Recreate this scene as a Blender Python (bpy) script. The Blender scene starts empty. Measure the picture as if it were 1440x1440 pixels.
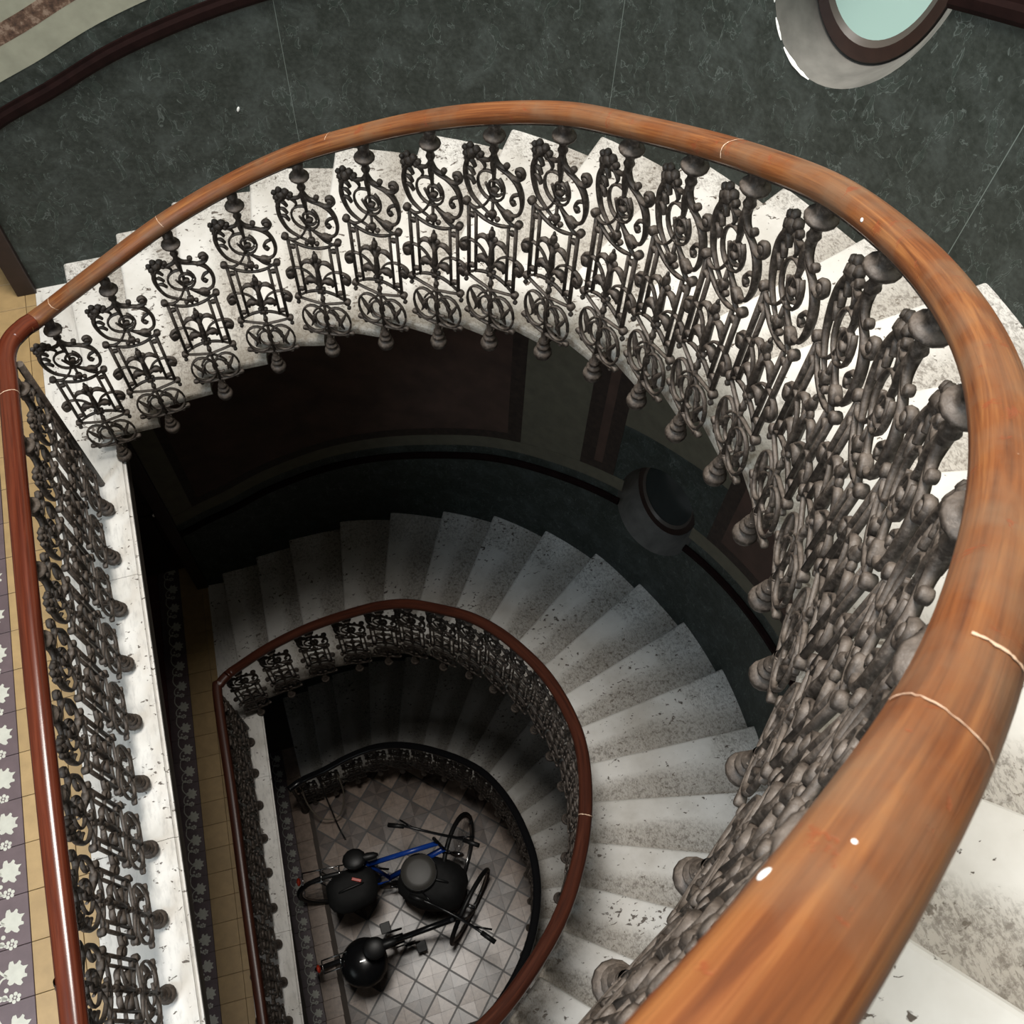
import bpy, bmesh, math, random
from mathutils import Vector, Matrix
from math import sin, cos, pi, radians, hypot, atan2
random.seed(4)
scene = bpy.context.scene
COL = scene.collection

# ------------------------------------------------------------------ camera
cam_d = bpy.data.cameras.new('camera')
cam = bpy.data.objects.new('camera', cam_d)
COL.objects.link(cam)
CAM = Vector((0.9404059, -1.4629638, 4.0029572))
M = Matrix(((0.95377573, 0.24253791, -0.17744637),
            (-0.29828444, 0.83591201, -0.46073595),
            (0.03658361, 0.49236822, 0.86961783)))
cam.matrix_world = Matrix.Translation(CAM) @ M.to_4x4()
cam_d.sensor_width = 36.0
cam_d.lens = 1366.65 / 1440.0 * 36.0
cam_d.clip_start = 0.02
cam_d.clip_end = 60
cam_d.dof.use_dof = True
cam_d.dof.focus_distance = 2.6
cam_d.dof.aperture_fstop = 16
scene.camera = cam

# ------------------------------------------------------------------ view, world
scene.view_settings.view_transform = 'Standard'
scene.view_settings.look = 'None'
scene.view_settings.gamma = 1.0
scene.view_settings.use_curve_mapping = False
scene.view_settings.exposure = 0.0
world = bpy.data.worlds.new('world')
scene.world = world
world.use_nodes = True
bg = world.node_tree.nodes['Background']
bg.inputs[0].default_value = (0.62, 0.78, 1.0, 1)
bg.inputs[1].default_value = 0.008

# ------------------------------------------------------------------ lamps (daylight of an assumed, unseen skylight and landing windows)
def area(name, loc, target, sx, sy, watt, color):
    l = bpy.data.lights.new(name, 'AREA')
    l.shape = 'RECTANGLE'; l.size = sx; l.size_y = sy; l.energy = watt; l.color = color
    o = bpy.data.objects.new(name, l); COL.objects.link(o)
    o.location = loc
    d = Vector(target) - Vector(loc)
    o.rotation_euler = d.to_track_quat('-Z', 'Y').to_euler()
    return o
area('skylight_daylight', (0.85, 1.05, 7.0), (1.5, -0.5, 0), 1.8, 2.2, 560, (1.0, 0.955, 0.89))
area('window_daylight_upper', (-2.4, -1.7, 5.2), (3.0, -0.6, 1.9), 1.2, 1.9, 190, (0.72, 0.87, 1.0))
area('window_daylight_middle', (-1.3, -2.7, 2.0), (1.9, -0.8, -2.0), 1.1, 1.5, 50, (0.97, 0.96, 0.98))
area('window_daylight_ground', (-2.5, -1.6, -5.4), (1.6, -0.5, -7.6), 1.3, 1.2, 4, (0.9, 0.95, 1.0))

# ------------------------------------------------------------------ key measures
RISE = 0.1337
H = 4.0054
ZT = 0.12            # tread surface above the pendant knob level
ZL = -0.014          # landing floor above knob level of baluster 0

# ------------------------------------------------------------------ helpers
def link(o): COL.objects.link(o); return o

def mesh_obj(name, bm, mats, parent=None, smooth=False):
    me = bpy.data.meshes.new(name)
    bm.normal_update()
    bm.to_mesh(me); bm.free()
    if not isinstance(mats, (list, tuple)): mats = [mats]
    for m in mats: me.materials.append(m)
    if smooth:
        for p in me.polygons: p.use_smooth = True
    o = bpy.data.objects.new(name, me); link(o)
    if parent is not None: o.parent = parent
    return o

def empty(name, loc=(0, 0, 0), rz=0.0, parent=None):
    o = bpy.data.objects.new(name, None); link(o)
    o.location = loc; o.rotation_euler = (0, 0, rz); o.empty_display_size = 0.05
    if parent is not None: o.parent = parent
    return o

def tag(o, label=None, cat=None, group=None, kind=None):
    if label: o['label'] = label
    if cat: o['category'] = cat
    if group: o['group'] = group
    if kind: o['kind'] = kind
    return o

def inst(src, parent, mat=None, name=None):
    c = src.copy(); link(c); c.parent = parent
    if name: c.name = name
    return c

def add_box(bm, x0, x1, y0, y1, z0, z1, mi=0, bevel=0):
    vs = [bm.verts.new((x, y, z)) for z in (z0, z1) for y in (y0, y1) for x in (x0, x1)]
    fs = []
    for idx in ((0, 2, 3, 1), (4, 5, 7, 6), (0, 1, 5, 4), (2, 6, 7, 3), (0, 4, 6, 2), (1, 3, 7, 5)):
        f = bm.faces.new([vs[i] for i in idx]); f.material_index = mi; fs.append(f)
    if bevel:
        es = set(e for f in fs for e in f.edges)
        bmesh.ops.bevel(bm, geom=list(es), offset=bevel, segments=2, profile=0.6, affect='EDGES')
    return fs

def catmull(pts, n=6, closed=False):
    pts = [Vector(p) for p in pts]
    out = []
    N = len(pts)
    for i in range(N - 1):
        p0 = pts[max(i - 1, 0)]; p1 = pts[i]; p2 = pts[i + 1]; p3 = pts[min(i + 2, N - 1)]
        for j in range(n):
            t = j / n
            out.append(0.5 * ((2 * p1) + (p2 - p0) * t + (2 * p0 - 5 * p1 + 4 * p2 - p3) * t * t + (3 * p1 - p0 - 3 * p2 + p3) * t ** 3))
    out.append(pts[-1])
    return out

def sweep(bm, path, prof, up=Vector((0, 0, 1)), cap=True, scale=None, uvl=None, mi=0, v0=0.0):
    """prof: list of (side, up) offsets; path: list of Vector."""
    rings = []; dist = v0; ds = []
    n = len(path)
    for i, p in enumerate(path):
        t = (path[min(i + 1, n - 1)] - path[max(i - 1, 0)]).normalized()
        if i: dist += (p - path[i - 1]).length
        ds.append(dist)
        s = t.cross(up)
        if s.length < 1e-5: s = t.cross(Vector((0, 1, 0)))
        s.normalize(); u = s.cross(t).normalized()
        k = scale[i] if scale else 1.0
        rings.append([bm.verts.new(p + s * a * k + u * b * k) for a, b in prof])
    m = len(prof)
    for i in range(n - 1):
        for j in range(m):
            f = bm.faces.new((rings[i][j], rings[i][(j + 1) % m], rings[i + 1][(j + 1) % m], rings[i + 1][j]))
            f.material_index = mi; f.smooth = True
            if uvl:
                co = ((j / m, ds[i]), ((j + 1) / m, ds[i]), ((j + 1) / m, ds[i + 1]), (j / m, ds[i + 1]))
                for lp, c in zip(f.loops, co): lp[uvl].uv = c
    if cap:
        f = bm.faces.new(rings[0][::-1]); f.material_index = mi
        f = bm.faces.new(rings[-1]); f.material_index = mi

def tube(bm, pts, r, sides=6, flat=1.0, n=5, taper=None, up=Vector((0, 0, 1)), mi=0, smooth_path=True):
    path = catmull(pts, n) if smooth_path else [Vector(p) for p in pts]
    prof = [(r * cos(2 * pi * k / sides), r * flat * sin(2 * pi * k / sides)) for k in range(sides)]
    sc = None
    if taper:
        sc = []
        for i in range(len(path)):
            t = i / (len(path) - 1) * (len(taper) - 1); a = int(min(t, len(taper) - 2)); sc.append(taper[a] + (taper[a + 1] - taper[a]) * (t - a))
    sweep(bm, path, prof, up=up, scale=sc, mi=mi)

def blob(bm, c, r, sx=1, sy=1, sz=1, rot=0.0, u=8, v=6, mi=0):
    m = Matrix.Translation(c) @ Matrix.Rotation(rot, 4, 'Y') @ Matrix.Diagonal((sx, sy, sz, 1))
    res = bmesh.ops.create_uvsphere(bm, u_segments=u, v_segments=v, radius=r, matrix=m)
    for vv in res['verts']:
        for f in vv.link_faces: f.smooth = True; f.material_index = mi

def lathe(bm, prof, n=14, c=(0, 0, 0), mi=0, axis=None):
    """prof: list of (r,z)"""
    c = Vector(c); rings = []
    for r, z in prof:
        if r < 1e-5: rings.append([bm.verts.new(c + Vector((0, 0, z)))])
        else: rings.append([bm.verts.new(c + Vector((r * cos(2 * pi * k / n), r * sin(2 * pi * k / n), z))) for k in range(n)])
    for a, b in zip(rings, rings[1:]):
        for k in range(n):
            k2 = (k + 1) % n
            if len(a) == 1 and len(b) == 1: continue
            if len(a) == 1: f = bm.faces.new((a[0], b[k], b[k2]))
            elif len(b) == 1: f = bm.faces.new((a[k], b[0], a[k2]))
            else: f = bm.faces.new((a[k], b[k], b[k2], a[k2]))
            f.smooth = True; f.material_index = mi
    bmesh.ops.recalc_face_normals(bm, faces=bm.faces[:]) if False else None

def fix(bm): bmesh.ops.recalc_face_normals(bm, faces=bm.faces[:])

# ------------------------------------------------------------------ materials
def newmat(name):
    m = bpy.data.materials.new(name); m.use_nodes = True
    nt = m.node_tree; b = nt.nodes['Principled BSDF']
    return m, nt, b
def N(nt, t, **kw):
    n = nt.nodes.new(t)
    for k, v in kw.items(): setattr(n, k, v)
    return n
def ramp(nt, fac, stops, interp='LINEAR'):
    r = N(nt, 'ShaderNodeValToRGB'); r.color_ramp.interpolation = interp
    els = r.color_ramp.elements
    while len(els) > 1: els.remove(els[-1])
    els[0].position = stops[0][0]; els[0].color = stops[0][1]
    for p, c in stops[1:]:
        e = els.new(p); e.color = c
    nt.links.new(fac, r.inputs[0]); return r.outputs[0]
def g(v): return (v, v, v, 1)
def rgb(r, gg, b): return (r, gg, b, 1)
def noise(nt, vec, scale, detail=4, rough=0.55, dist=0.0):
    n = N(nt, 'ShaderNodeTexNoise'); n.inputs['Scale'].default_value = scale; n.inputs['Detail'].default_value = detail
    n.inputs['Roughness'].default_value = rough; n.inputs['Distortion'].default_value = dist
    if vec is not None: nt.links.new(vec, n.inputs['Vector'])
    return n.outputs['Fac']
def mapping(nt, src, scale=(1, 1, 1), loc=(0, 0, 0), rot=(0, 0, 0)):
    m = N(nt, 'ShaderNodeMapping'); m.inputs['Scale'].default_value = scale; m.inputs['Location'].default_value = loc; m.inputs['Rotation'].default_value = rot
    nt.links.new(src, m.inputs['Vector']); return m.outputs[0]
def math_(nt, op, a, b=None, c=None):
    n = N(nt, 'ShaderNodeMath', operation=op)
    for i, x in enumerate((a, b, c)):
        if x is None: continue
        if isinstance(x, (int, float)): n.inputs[i].default_value = x
        else: nt.links.new(x, n.inputs[i])
    return n.outputs[0]
def mix(nt, fac, a, b, blend='MIX'):
    n = N(nt, 'ShaderNodeMix', data_type='RGBA', blend_type=blend)
    if isinstance(fac, (int, float)): n.inputs['Factor'].default_value = fac
    else: nt.links.new(fac, n.inputs['Factor'])
    for s, x in (('A', a), ('B', b)):
        sock = [i for i in n.inputs if i.name == s and i.type == 'RGBA'][0]
        if isinstance(x, tuple): sock.default_value = x
        else: nt.links.new(x, sock)
    return [o for o in n.outputs if o.type == 'RGBA'][0]
def bump(nt, b, h, strength=0.3, dist=0.01):
    n = N(nt, 'ShaderNodeBump'); n.inputs['Strength'].default_value = strength; n.inputs['Distance'].default_value = dist
    nt.links.new(h, n.inputs['Height']); nt.links.new(n.outputs[0], b.inputs['Normal'])
def obcoord(nt): return N(nt, 'ShaderNodeTexCoord').outputs['Object']
def geopos(nt): return N(nt, 'ShaderNodeNewGeometry').outputs['Position']

def plain(name, col, rough=0.6, metal=0.0, var=0.0, scale=20):
    m, nt, b = newmat(name)
    b.inputs['Roughness'].default_value = rough; b.inputs['Metallic'].default_value = metal
    if var:
        f = noise(nt, geopos(nt), scale, 5)
        lo = tuple(c * (1 - var) for c in col) + (1,); hi = tuple(min(c * (1 + var), 1) for c in col) + (1,)
        nt.links.new(ramp(nt, f, [(0.3, lo), (0.7, hi)]), b.inputs['Base Color'])
        bump(nt, b, f, 0.15, 0.004)
    else: b.inputs['Base Color'].default_value = (*col, 1)
    return m

def travertine(name, uvdirt=True, slab=False):
    m, nt, b = newmat(name)
    pos = geopos(nt)
    big = noise(nt, pos, 3.5, 5, 0.6)
    base = ramp(nt, big, [(0.25, rgb(0.50, 0.475, 0.43)), (0.5, rgb(0.66, 0.64, 0.60)), (0.75, rgb(0.78, 0.765, 0.73))])
    # stretched pits
    pits = noise(nt, mapping(nt, pos, (30, 46, 40), rot=(0, 0, 0.9)), 1.0, 3, 0.6, 0.4)
    clus = noise(nt, pos, 4.0, 3)
    pv = math_(nt, 'ADD', pits, math_(nt, 'MULTIPLY', clus, 0.35))
    pitmask = ramp(nt, pv, [(0.815, g(0)), (0.85, g(1))])
    col = mix(nt, pitmask, base, rgb(0.10, 0.08, 0.065))
    h = math_(nt, 'SUBTRACT', 1.0, pitmask)
    if uvdirt:
        uv = N(nt, 'ShaderNodeUVMap').outputs[0]
        sep = N(nt, 'ShaderNodeSeparateXYZ'); nt.links.new(uv, sep.inputs[0])
        u, v = sep.outputs[0], sep.outputs[1]
        # tooled band at the back of the tread and near both ends: fine dark comb marks
        oi = N(nt, 'ShaderNodeObjectInfo').outputs['Random']
        wob = math_(nt, 'MULTIPLY', noise(nt, pos, 7, 3), 0.35)
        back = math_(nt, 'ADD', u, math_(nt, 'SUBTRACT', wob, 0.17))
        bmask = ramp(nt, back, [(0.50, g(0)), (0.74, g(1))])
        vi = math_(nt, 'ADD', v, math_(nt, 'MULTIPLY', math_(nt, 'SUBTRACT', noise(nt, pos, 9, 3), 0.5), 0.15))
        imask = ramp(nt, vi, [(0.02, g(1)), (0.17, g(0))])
        omask = ramp(nt, vi, [(0.95, g(0)), (1.15, g(0.8))])
        dm = math_(nt, 'MAXIMUM', bmask, math_(nt, 'MAXIMUM', imask, omask))
        grain = noise(nt, mapping(nt, pos, (150, 60, 90), rot=(0, 0, 0.9)), 1.0, 4, 0.65)
        gm = ramp(nt, grain, [(0.50, g(0)), (0.61, g(1))])
        gm2 = ramp(nt, noise(nt, pos, 45, 5, 0.7), [(0.5, g(0)), (0.62, g(1))])
        gmm = math_(nt, 'MULTIPLY', dm, math_(nt, 'MAXIMUM', math_(nt, 'MULTIPLY', gm, 0.75), gm2))
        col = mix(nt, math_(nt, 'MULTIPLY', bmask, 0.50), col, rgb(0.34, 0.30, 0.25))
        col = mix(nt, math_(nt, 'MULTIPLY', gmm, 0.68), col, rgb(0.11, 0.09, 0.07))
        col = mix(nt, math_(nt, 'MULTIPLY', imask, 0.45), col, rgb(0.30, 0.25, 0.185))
        h = math_(nt, 'SUBTRACT', h, math_(nt, 'MULTIPLY', gmm, 0.6))
    if slab:
        st = noise(nt, mapping(nt, pos, (55, 16, 20), rot=(0, 0, 0.75)), 1.0, 4, 0.6, 0.2)
        sm = ramp(nt, st, [(0.5, g(0)), (0.68, g(1))])
        col = mix(nt, math_(nt, 'MULTIPLY', sm, 0.30), col, rgb(0.20, 0.19, 0.185))
        blot = ramp(nt, noise(nt, pos, 7, 4), [(0.55, g(0)), (0.75, g(1))])
        col = mix(nt, math_(nt, 'MULTIPLY', blot, 0.25), col, rgb(0.3, 0.28, 0.27))
    nt.links.new(col, b.inputs['Base Color'])
    b.inputs['Roughness'].default_value = 0.5
    bump(nt, b, h, 0.35, 0.004)
    return m

def wood(name, c1, c2, c3, rough=0.32, worn=0.0):
    m, nt, b = newmat(name)
    uv = N(nt, 'ShaderNodeUVMap').outputs[0]
    pos = geopos(nt)
    gr = noise(nt, mapping(nt, uv, (10, 1.6, 1)), 1.6, 6, 0.6, 0.8)
    base = ramp(nt, gr, [(0.28, rgb(*c1)), (0.5, rgb(*c2)), (0.72, rgb(*c3))])
    fine = noise(nt, mapping(nt, uv, (60, 5, 1)), 1.0, 5, 0.6)
    base = mix(nt, math_(nt, 'MULTIPLY', ramp(nt, fine, [(0.5, g(0)), (0.75, g(1))]), 0.35), base, rgb(c1[0] * .4, c1[1] * .4, c1[2] * .4))
    if worn:
        sep = N(nt, 'ShaderNodeSeparateXYZ'); nt.links.new(uv, sep.inputs[0])
        w = ramp(nt, noise(nt, pos, 5.5, 5, 0.6), [(0.42, g(0)), (0.68, g(1))])
        base = mix(nt, math_(nt, 'MULTIPLY', w, worn), base, rgb(0.17, 0.105, 0.062))
        ed = ramp(nt, noise(nt, mapping(nt, pos, (16, 16, 24)), 1.0, 5, 0.7, 0.6), [(0.60, g(0)), (0.64, g(1))])
        base = mix(nt, math_(nt, 'MULTIPLY', ed, 0.6), base, rgb(0.20, 0.045, 0.015))
        sp = ramp(nt, noise(nt, pos, 60, 2, 0.5), [(0.78, g(0)), (0.8, g(1))])
        base = mix(nt, math_(nt, 'MULTIPLY', sp, 0.6), base, rgb(0.6, 0.45, 0.32))
        bump(nt, b, math_(nt, 'SUBTRACT', fine, math_(nt, 'MULTIPLY', ed, 0.6)), 0.3, 0.002)
    nt.links.new(base, b.inputs['Base Color'])
    b.inputs['Roughness'].default_value = rough
    return m

def iron(name):
    m, nt, b = newmat(name)
    pos = geopos(nt)
    up = N(nt, 'ShaderNodeNewGeometry')
    sep = N(nt, 'ShaderNodeSeparateXYZ'); nt.links.new(up.outputs['Normal'], sep.inputs[0])
    f = noise(nt, pos, 55, 6, 0.75)
    base = ramp(nt, f, [(0.34, rgb(0.010, 0.007, 0.005)), (0.52, rgb(0.042, 0.032, 0.025)), (0.72, rgb(0.14, 0.112, 0.092))])
    dust = math_(nt, 'MULTIPLY', ramp(nt, sep.outputs[2], [(0.25, g(0)), (0.95, g(1))]), ramp(nt, noise(nt, pos, 70, 3), [(0.3, g(0.3)), (0.6, g(0.75))]))
    col = mix(nt, dust, base, rgb(0.15, 0.123, 0.104))
    nt.links.new(col, b.inputs['Base Color'])
    b.inputs['Roughness'].default_value = 0.5
    bump(nt, b, noise(nt, pos, 90, 4, 0.7), 0.55, 0.003)
    b.inputs['Specular IOR Level'].default_value = 0.3
    return m

def greenmarble(name):
    m, nt, b = newmat(name)
    pos = geopos(nt)
    big = noise(nt, pos, 6, 6, 0.62, 0.5)
    base = ramp(nt, big, [(0.3, rgb(0.012, 0.017, 0.0125)), (0.5, rgb(0.024, 0.030, 0.025)), (0.72, rgb(0.060, 0.073, 0.067))])
    n2 = noise(nt, mapping(nt, pos, (1, 1, 0.55)), 15, 3, 0.55, 1.2)
    line = ramp(nt, math_(nt, 'ABSOLUTE', math_(nt, 'SUBTRACT', n2, 0.60)), [(0.0, g(1)), (0.014, g(0))])
    base = mix(nt, math_(nt, 'MULTIPLY', line, 0.6), base, rgb(0.19, 0.225, 0.21))
    dk = ramp(nt, n2, [(0.605, g(0)), (0.64, g(1))])
    base = mix(nt, math_(nt, 'MULTIPLY', dk, 0.65), base, rgb(0.028, 0.042, 0.034))
    n3 = noise(nt, pos, 4, 4, 0.6, 2.0)
    l3 = ramp(nt, math_(nt, 'ABSOLUTE', math_(nt, 'SUBTRACT', n3, 0.5)), [(0.0, g(1)), (0.006, g(0))])
    base = mix(nt, math_(nt, 'MULTIPLY', l3, 0.16), base, rgb(0.22, 0.26, 0.25))
    sm = noise(nt, pos, 45, 4, 0.6)
    base = mix(nt, 0.30, base, ramp(nt, sm, [(0.35, rgb(0.010, 0.014, 0.011)), (0.7, rgb(0.075, 0.088, 0.080))]))
    nt.links.new(base, b.inputs['Base Color'])
    b.inputs['Roughness'].default_value = 0.55
    b.inputs['Specular IOR Level'].default_value = 0.3
    return m

def brownmarble(name):
    m, nt, b = newmat(name)
    f = noise(nt, geopos(nt), 30, 5, 0.7)
    nt.links.new(ramp(nt, f, [(0.38, rgb(0.05, 0.028, 0.02)), (0.52, rgb(0.13, 0.075, 0.05)), (0.62, rgb(0.28, 0.2, 0.15))]), b.inputs['Base Color'])
    b.inputs['Roughness'].default_value = 0.5
    return m

def tilemat(name, col, rough=0.42, var=0.12):
    m, nt, b = newmat(name)
    f = noise(nt, geopos(nt), 18, 5, 0.6)
    oi = N(nt, 'ShaderNodeObjectInfo').outputs['Random']
    lo = tuple(c * (1 - var) for c in col) + (1,); hi = tuple(min(c * (1 + var), 1) for c in col) + (1,)
    c1 = ramp(nt, f, [(0.3, lo), (0.7, hi)])
    c2 = mix(nt, math_(nt, 'MULTIPLY', oi, 0.22), c1, tuple(c * 0.55 for c in col) + (1,))
    nt.links.new(c2, b.inputs['Base Color'])
    b.inputs['Roughness'].default_value = rough
    bump(nt, b, f, 0.08, 0.002)
    return m

M_TREAD = travertine('travertine tread')
M_SLAB = travertine('travertine slab', False, True)
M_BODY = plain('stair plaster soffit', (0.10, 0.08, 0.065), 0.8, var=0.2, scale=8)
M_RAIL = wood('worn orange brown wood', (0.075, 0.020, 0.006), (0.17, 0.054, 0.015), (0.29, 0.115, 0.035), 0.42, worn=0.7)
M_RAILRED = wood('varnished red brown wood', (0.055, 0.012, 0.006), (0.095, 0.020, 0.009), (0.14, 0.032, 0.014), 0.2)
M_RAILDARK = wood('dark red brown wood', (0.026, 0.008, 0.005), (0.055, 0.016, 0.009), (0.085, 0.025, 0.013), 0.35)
M_IRON = iron('dusty cast iron')
M_GREEN = greenmarble('green marbled paint')
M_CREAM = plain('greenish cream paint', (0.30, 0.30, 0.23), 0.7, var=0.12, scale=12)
M_CREAM_SHADE = plain('sooty olive cream paint', (0.11, 0.10, 0.07), 0.7, var=0.15, scale=12)  # cream paint again, with the lower storeys' shade put into its colour
M_TERRA_SHADE = plain('dark terracotta panel paint', (0.065, 0.036, 0.026), 0.75, var=0.3, scale=5)  # terracotta panels, darkened in the colour to stand for shade
M_BROWN_SHADE = plain('dark umber stripe paint', (0.028, 0.017, 0.012), 0.7, var=0.4, scale=25)  # shaded copy of the brown stripe, its dimness painted in
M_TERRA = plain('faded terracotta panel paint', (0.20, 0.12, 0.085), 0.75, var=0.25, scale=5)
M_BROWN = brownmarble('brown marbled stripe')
M_MOULD = plain('oxblood moulding paint', (0.010, 0.004, 0.0035), 0.8, var=0.3, scale=14)
M_MOULD.node_tree.nodes['Principled BSDF'].inputs['Specular IOR Level'].default_value = 0.08
M_JAMB = plain('dark brown door wood', (0.018, 0.008, 0.006), 0.5, var=0.3, scale=18)
M_OCHRE = tilemat('ochre cement tile', (0.37, 0.252, 0.118), 0.4)
M_PURPLE = tilemat('mauve cement tile', (0.115, 0.082, 0.090), 0.42)
M_LEAF = plain('pale leaf inlay', (0.50, 0.50, 0.44), 0.45, var=0.08, scale=30)
M_OXRED = tilemat('oxblood cement tile', (0.10, 0.035, 0.035), 0.42)
M_GROUT = plain('dark grout', (0.07, 0.055, 0.045), 0.8)
M_GT_A = tilemat('tan floor tile', (0.30, 0.22, 0.17), 0.27, 0.25)
M_GT_B = tilemat('taupe floor tile', (0.15, 0.11, 0.088), 0.27, 0.22)
M_GT_C = tilemat('brown floor tile', (0.09, 0.064, 0.052), 0.27, 0.22)
M_GT_D = tilemat('umber stripe floor tile', (0.03, 0.021, 0.017), 0.4, 0.2)
M_REVEAL = plain('dirty grey plaster reveal', (0.16, 0.152, 0.138), 0.75, var=0.3, scale=7)
M_WINFRAME = plain('brown window paint', (0.022, 0.010, 0.007), 0.4, var=0.2)
M_LIP = plain('taupe window bead', (0.08, 0.066, 0.055), 0.5)
M_WHITE = plain('white plaster chip', (0.85, 0.86, 0.84), 0.8)
M_SCRATCH = plain('pale filler line', (0.60, 0.42, 0.30), 0.6)
M_JOINT = plain('pale joint line', (0.15, 0.18, 0.165), 0.7)
M_PLASTER = plain('pale plaster', (0.22, 0.20, 0.17), 0.85, var=0.1, scale=5)
M_BLACK = plain('black rubber', (0.012, 0.012, 0.012), 0.45)
M_BLACKP = plain('black painted metal', (0.010, 0.010, 0.011), 0.25)
M_CLOTH = plain('black nylon', (0.009, 0.009, 0.009), 0.75, var=0.3)
M_BLUE = plain('blue frame paint', (0.012, 0.07, 0.42), 0.25)
M_CHROME = plain('chrome', (0.6, 0.6, 0.6), 0.2, 1.0)
M_GREYSEAT = plain('grey vinyl', (0.075, 0.070, 0.062), 0.45)
M_RED = plain('red lens', (0.65, 0.05, 0.02), 0.25)
M_AMBER = plain('amber lens', (0.65, 0.28, 0.03), 0.25)
M_CABLE = plain('pale cable', (0.20, 0.17, 0.13), 0.5)
m_, nt_, b_ = newmat('frosted glass')
b_.inputs['Base Color'].default_value = (0.33, 0.47, 0.42, 1); b_.inputs['Roughness'].default_value = 0.35
b_.inputs['Emission Color'].default_value = (0.36, 0.52, 0.46, 1); b_.inputs['Emission Strength'].default_value = 0.32
M_GLASS_LIT = m_
M_GLASS_DARK = plain('dark window glass', (0.02, 0.025, 0.024), 0.15)

# ------------------------------------------------------------------ plan curves (metres)
K1 = [(0.0573, 1.4788), (0.3218, 1.4799), (0.6026, 1.5011), (0.8729, 1.4815), (1.124, 1.398), (1.347, 1.2639), (1.5438, 1.1028), (1.7117, 0.9339), (1.8619, 0.731), (1.9631, 0.4893), (2.0202, 0.2471), (2.0412, 0.0106), (2.037, -0.2391), (1.9823, -0.4996), (1.8865, -0.7341), (1.7545, -0.9492), (1.5789, -1.1477), (1.376, -1.3143), (1.1723, -1.4307), (0.93, -1.535), (0.67, -1.605), (0.41, -1.65), (0.15, -1.67)]
K2 = [(-0.0299, 1.5262), (0.2559, 1.555), (0.5624, 1.5562), (0.8546, 1.5145), (1.0934, 1.4484), (1.292, 1.3426), (1.4843, 1.1773), (1.6451, 1.0059), (1.7721, 0.8046), (1.866, 0.5794), (1.930, 0.350), (1.9551, 0.1103), (1.9455, -0.1327), (1.8873, -0.3618), (1.79, -0.60), (1.66, -0.82), (1.49, -1.03), (1.29, -1.20), (1.07, -1.34), (0.83, -1.43), (0.57, -1.49), (0.31, -1.52), (0.05, -1.54)]
K3 = [(x - 0.12, y + 0.16) for x, y in K1]
HT1 = [0.921, 0.94, 0.955, 0.965, 0.984, 0.997, 1.01, 1.005, 1.0, 0.995, 0.993, 0.993, 0.998, 1.0, 0.999, 0.996, 0.995] + [0.995] * 6
HT2 = [0.95, 0.98, 0.995, 1.01, 1.02, 1.03, 1.04, 1.05, 1.05] + [1.05] * 14
HT3 = [0.96] * 23
O1 = [(-0.089, 2.678), (0.22, 2.678), (0.54, 2.678), (0.962, 2.652), (1.40, 2.55), (1.81, 2.375), (2.183, 2.143), (2.504, 1.839), (2.765, 1.475), (2.967, 1.074), (3.127, 0.655), (3.236, 0.226), (3.25, -0.22), (3.19, -0.66), (3.05, -1.08), (2.83, -1.48), (2.54, -1.84), (2.17, -2.15), (1.75, -2.4), (1.29, -2.57), (0.85, -2.65), (0.5, -2.68), (0.2, -2.7)]
O2 = [(-0.122, 2.835), (0.207, 2.838), (0.524, 2.848), (0.989, 2.83), (1.427, 2.72), (1.851, 2.533), (2.228, 2.302), (2.569, 1.979), (2.855, 1.61), (3.052, 1.212), (3.21, 0.776), (3.288, 0.322), (3.286, -0.146), (3.22, -0.6), (3.08, -1.03), (2.87, -1.43), (2.6, -1.8), (2.26, -2.1), (1.87, -2.35), (1.44, -2.52), (1.0, -2.62), (0.6, -2.66), (0.25, -2.68)]
O3 = [(x - 0.06, y + 0.12) for x, y in O2]

def curve_fn(pts):
    V = [Vector((p[0], p[1], 0)) for p in pts]
    n = len(V)
    def f(s):
        if s <= 0: return V[0] + (V[1] - V[0]) * s
        if s >= n - 1: return V[-1] + (V[-1] - V[-2]) * (s - n + 1)
        i = int(s); t = s - i
        p0 = V[max(i - 1, 0)]; p1 = V[i]; p2 = V[i + 1]; p3 = V[min(i + 2, n - 1)]
        return 0.5 * ((2 * p1) + (p2 - p0) * t + (2 * p0 - 5 * p1 + 4 * p2 - p3) * t * t + (3 * p1 - p0 - 3 * p2 + p3) * t ** 3)
    return f
def tangent(f, s):
    return (f(s + 0.15) - f(s - 0.15)).normalized()
def left(t): return Vector((-t.y, t.x, 0))      # outward, away from the well (travel is clockwise)

# ------------------------------------------------------------------ ornament (one cast-iron baluster, local x along the rail, y thickness, z up, knob centre at 0, top ball at 1)
YUP = Vector((0, 1, 0))
def stroke(bm, pts, r=0.0065, flat=1.35, taper=None, n=5):
    r *= .74; flat *= 1.15
    tube(bm, [(p[0], (p[2] if len(p) > 2 else 0), p[1]) for p in pts], r, 6, flat, n, taper, up=YUP)
def ring(bm, cx, cz, rx, rz, r=0.006, a0=0, a1=360, y=0, n=18, taper=None, tilt=0.0):
    pts = []
    for k in range(n + 1):
        a = radians(a0 + (a1 - a0) * k / n)
        x, z = rx * cos(a), rz * sin(a)
        pts.append((cx + x * cos(tilt) - z * sin(tilt), cz + x * sin(tilt) + z * cos(tilt), y))
    tube(bm, [(p[0], p[2], p[1]) for p in pts], r * .74, 6, 1.6, 1, taper, up=YUP)

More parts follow.
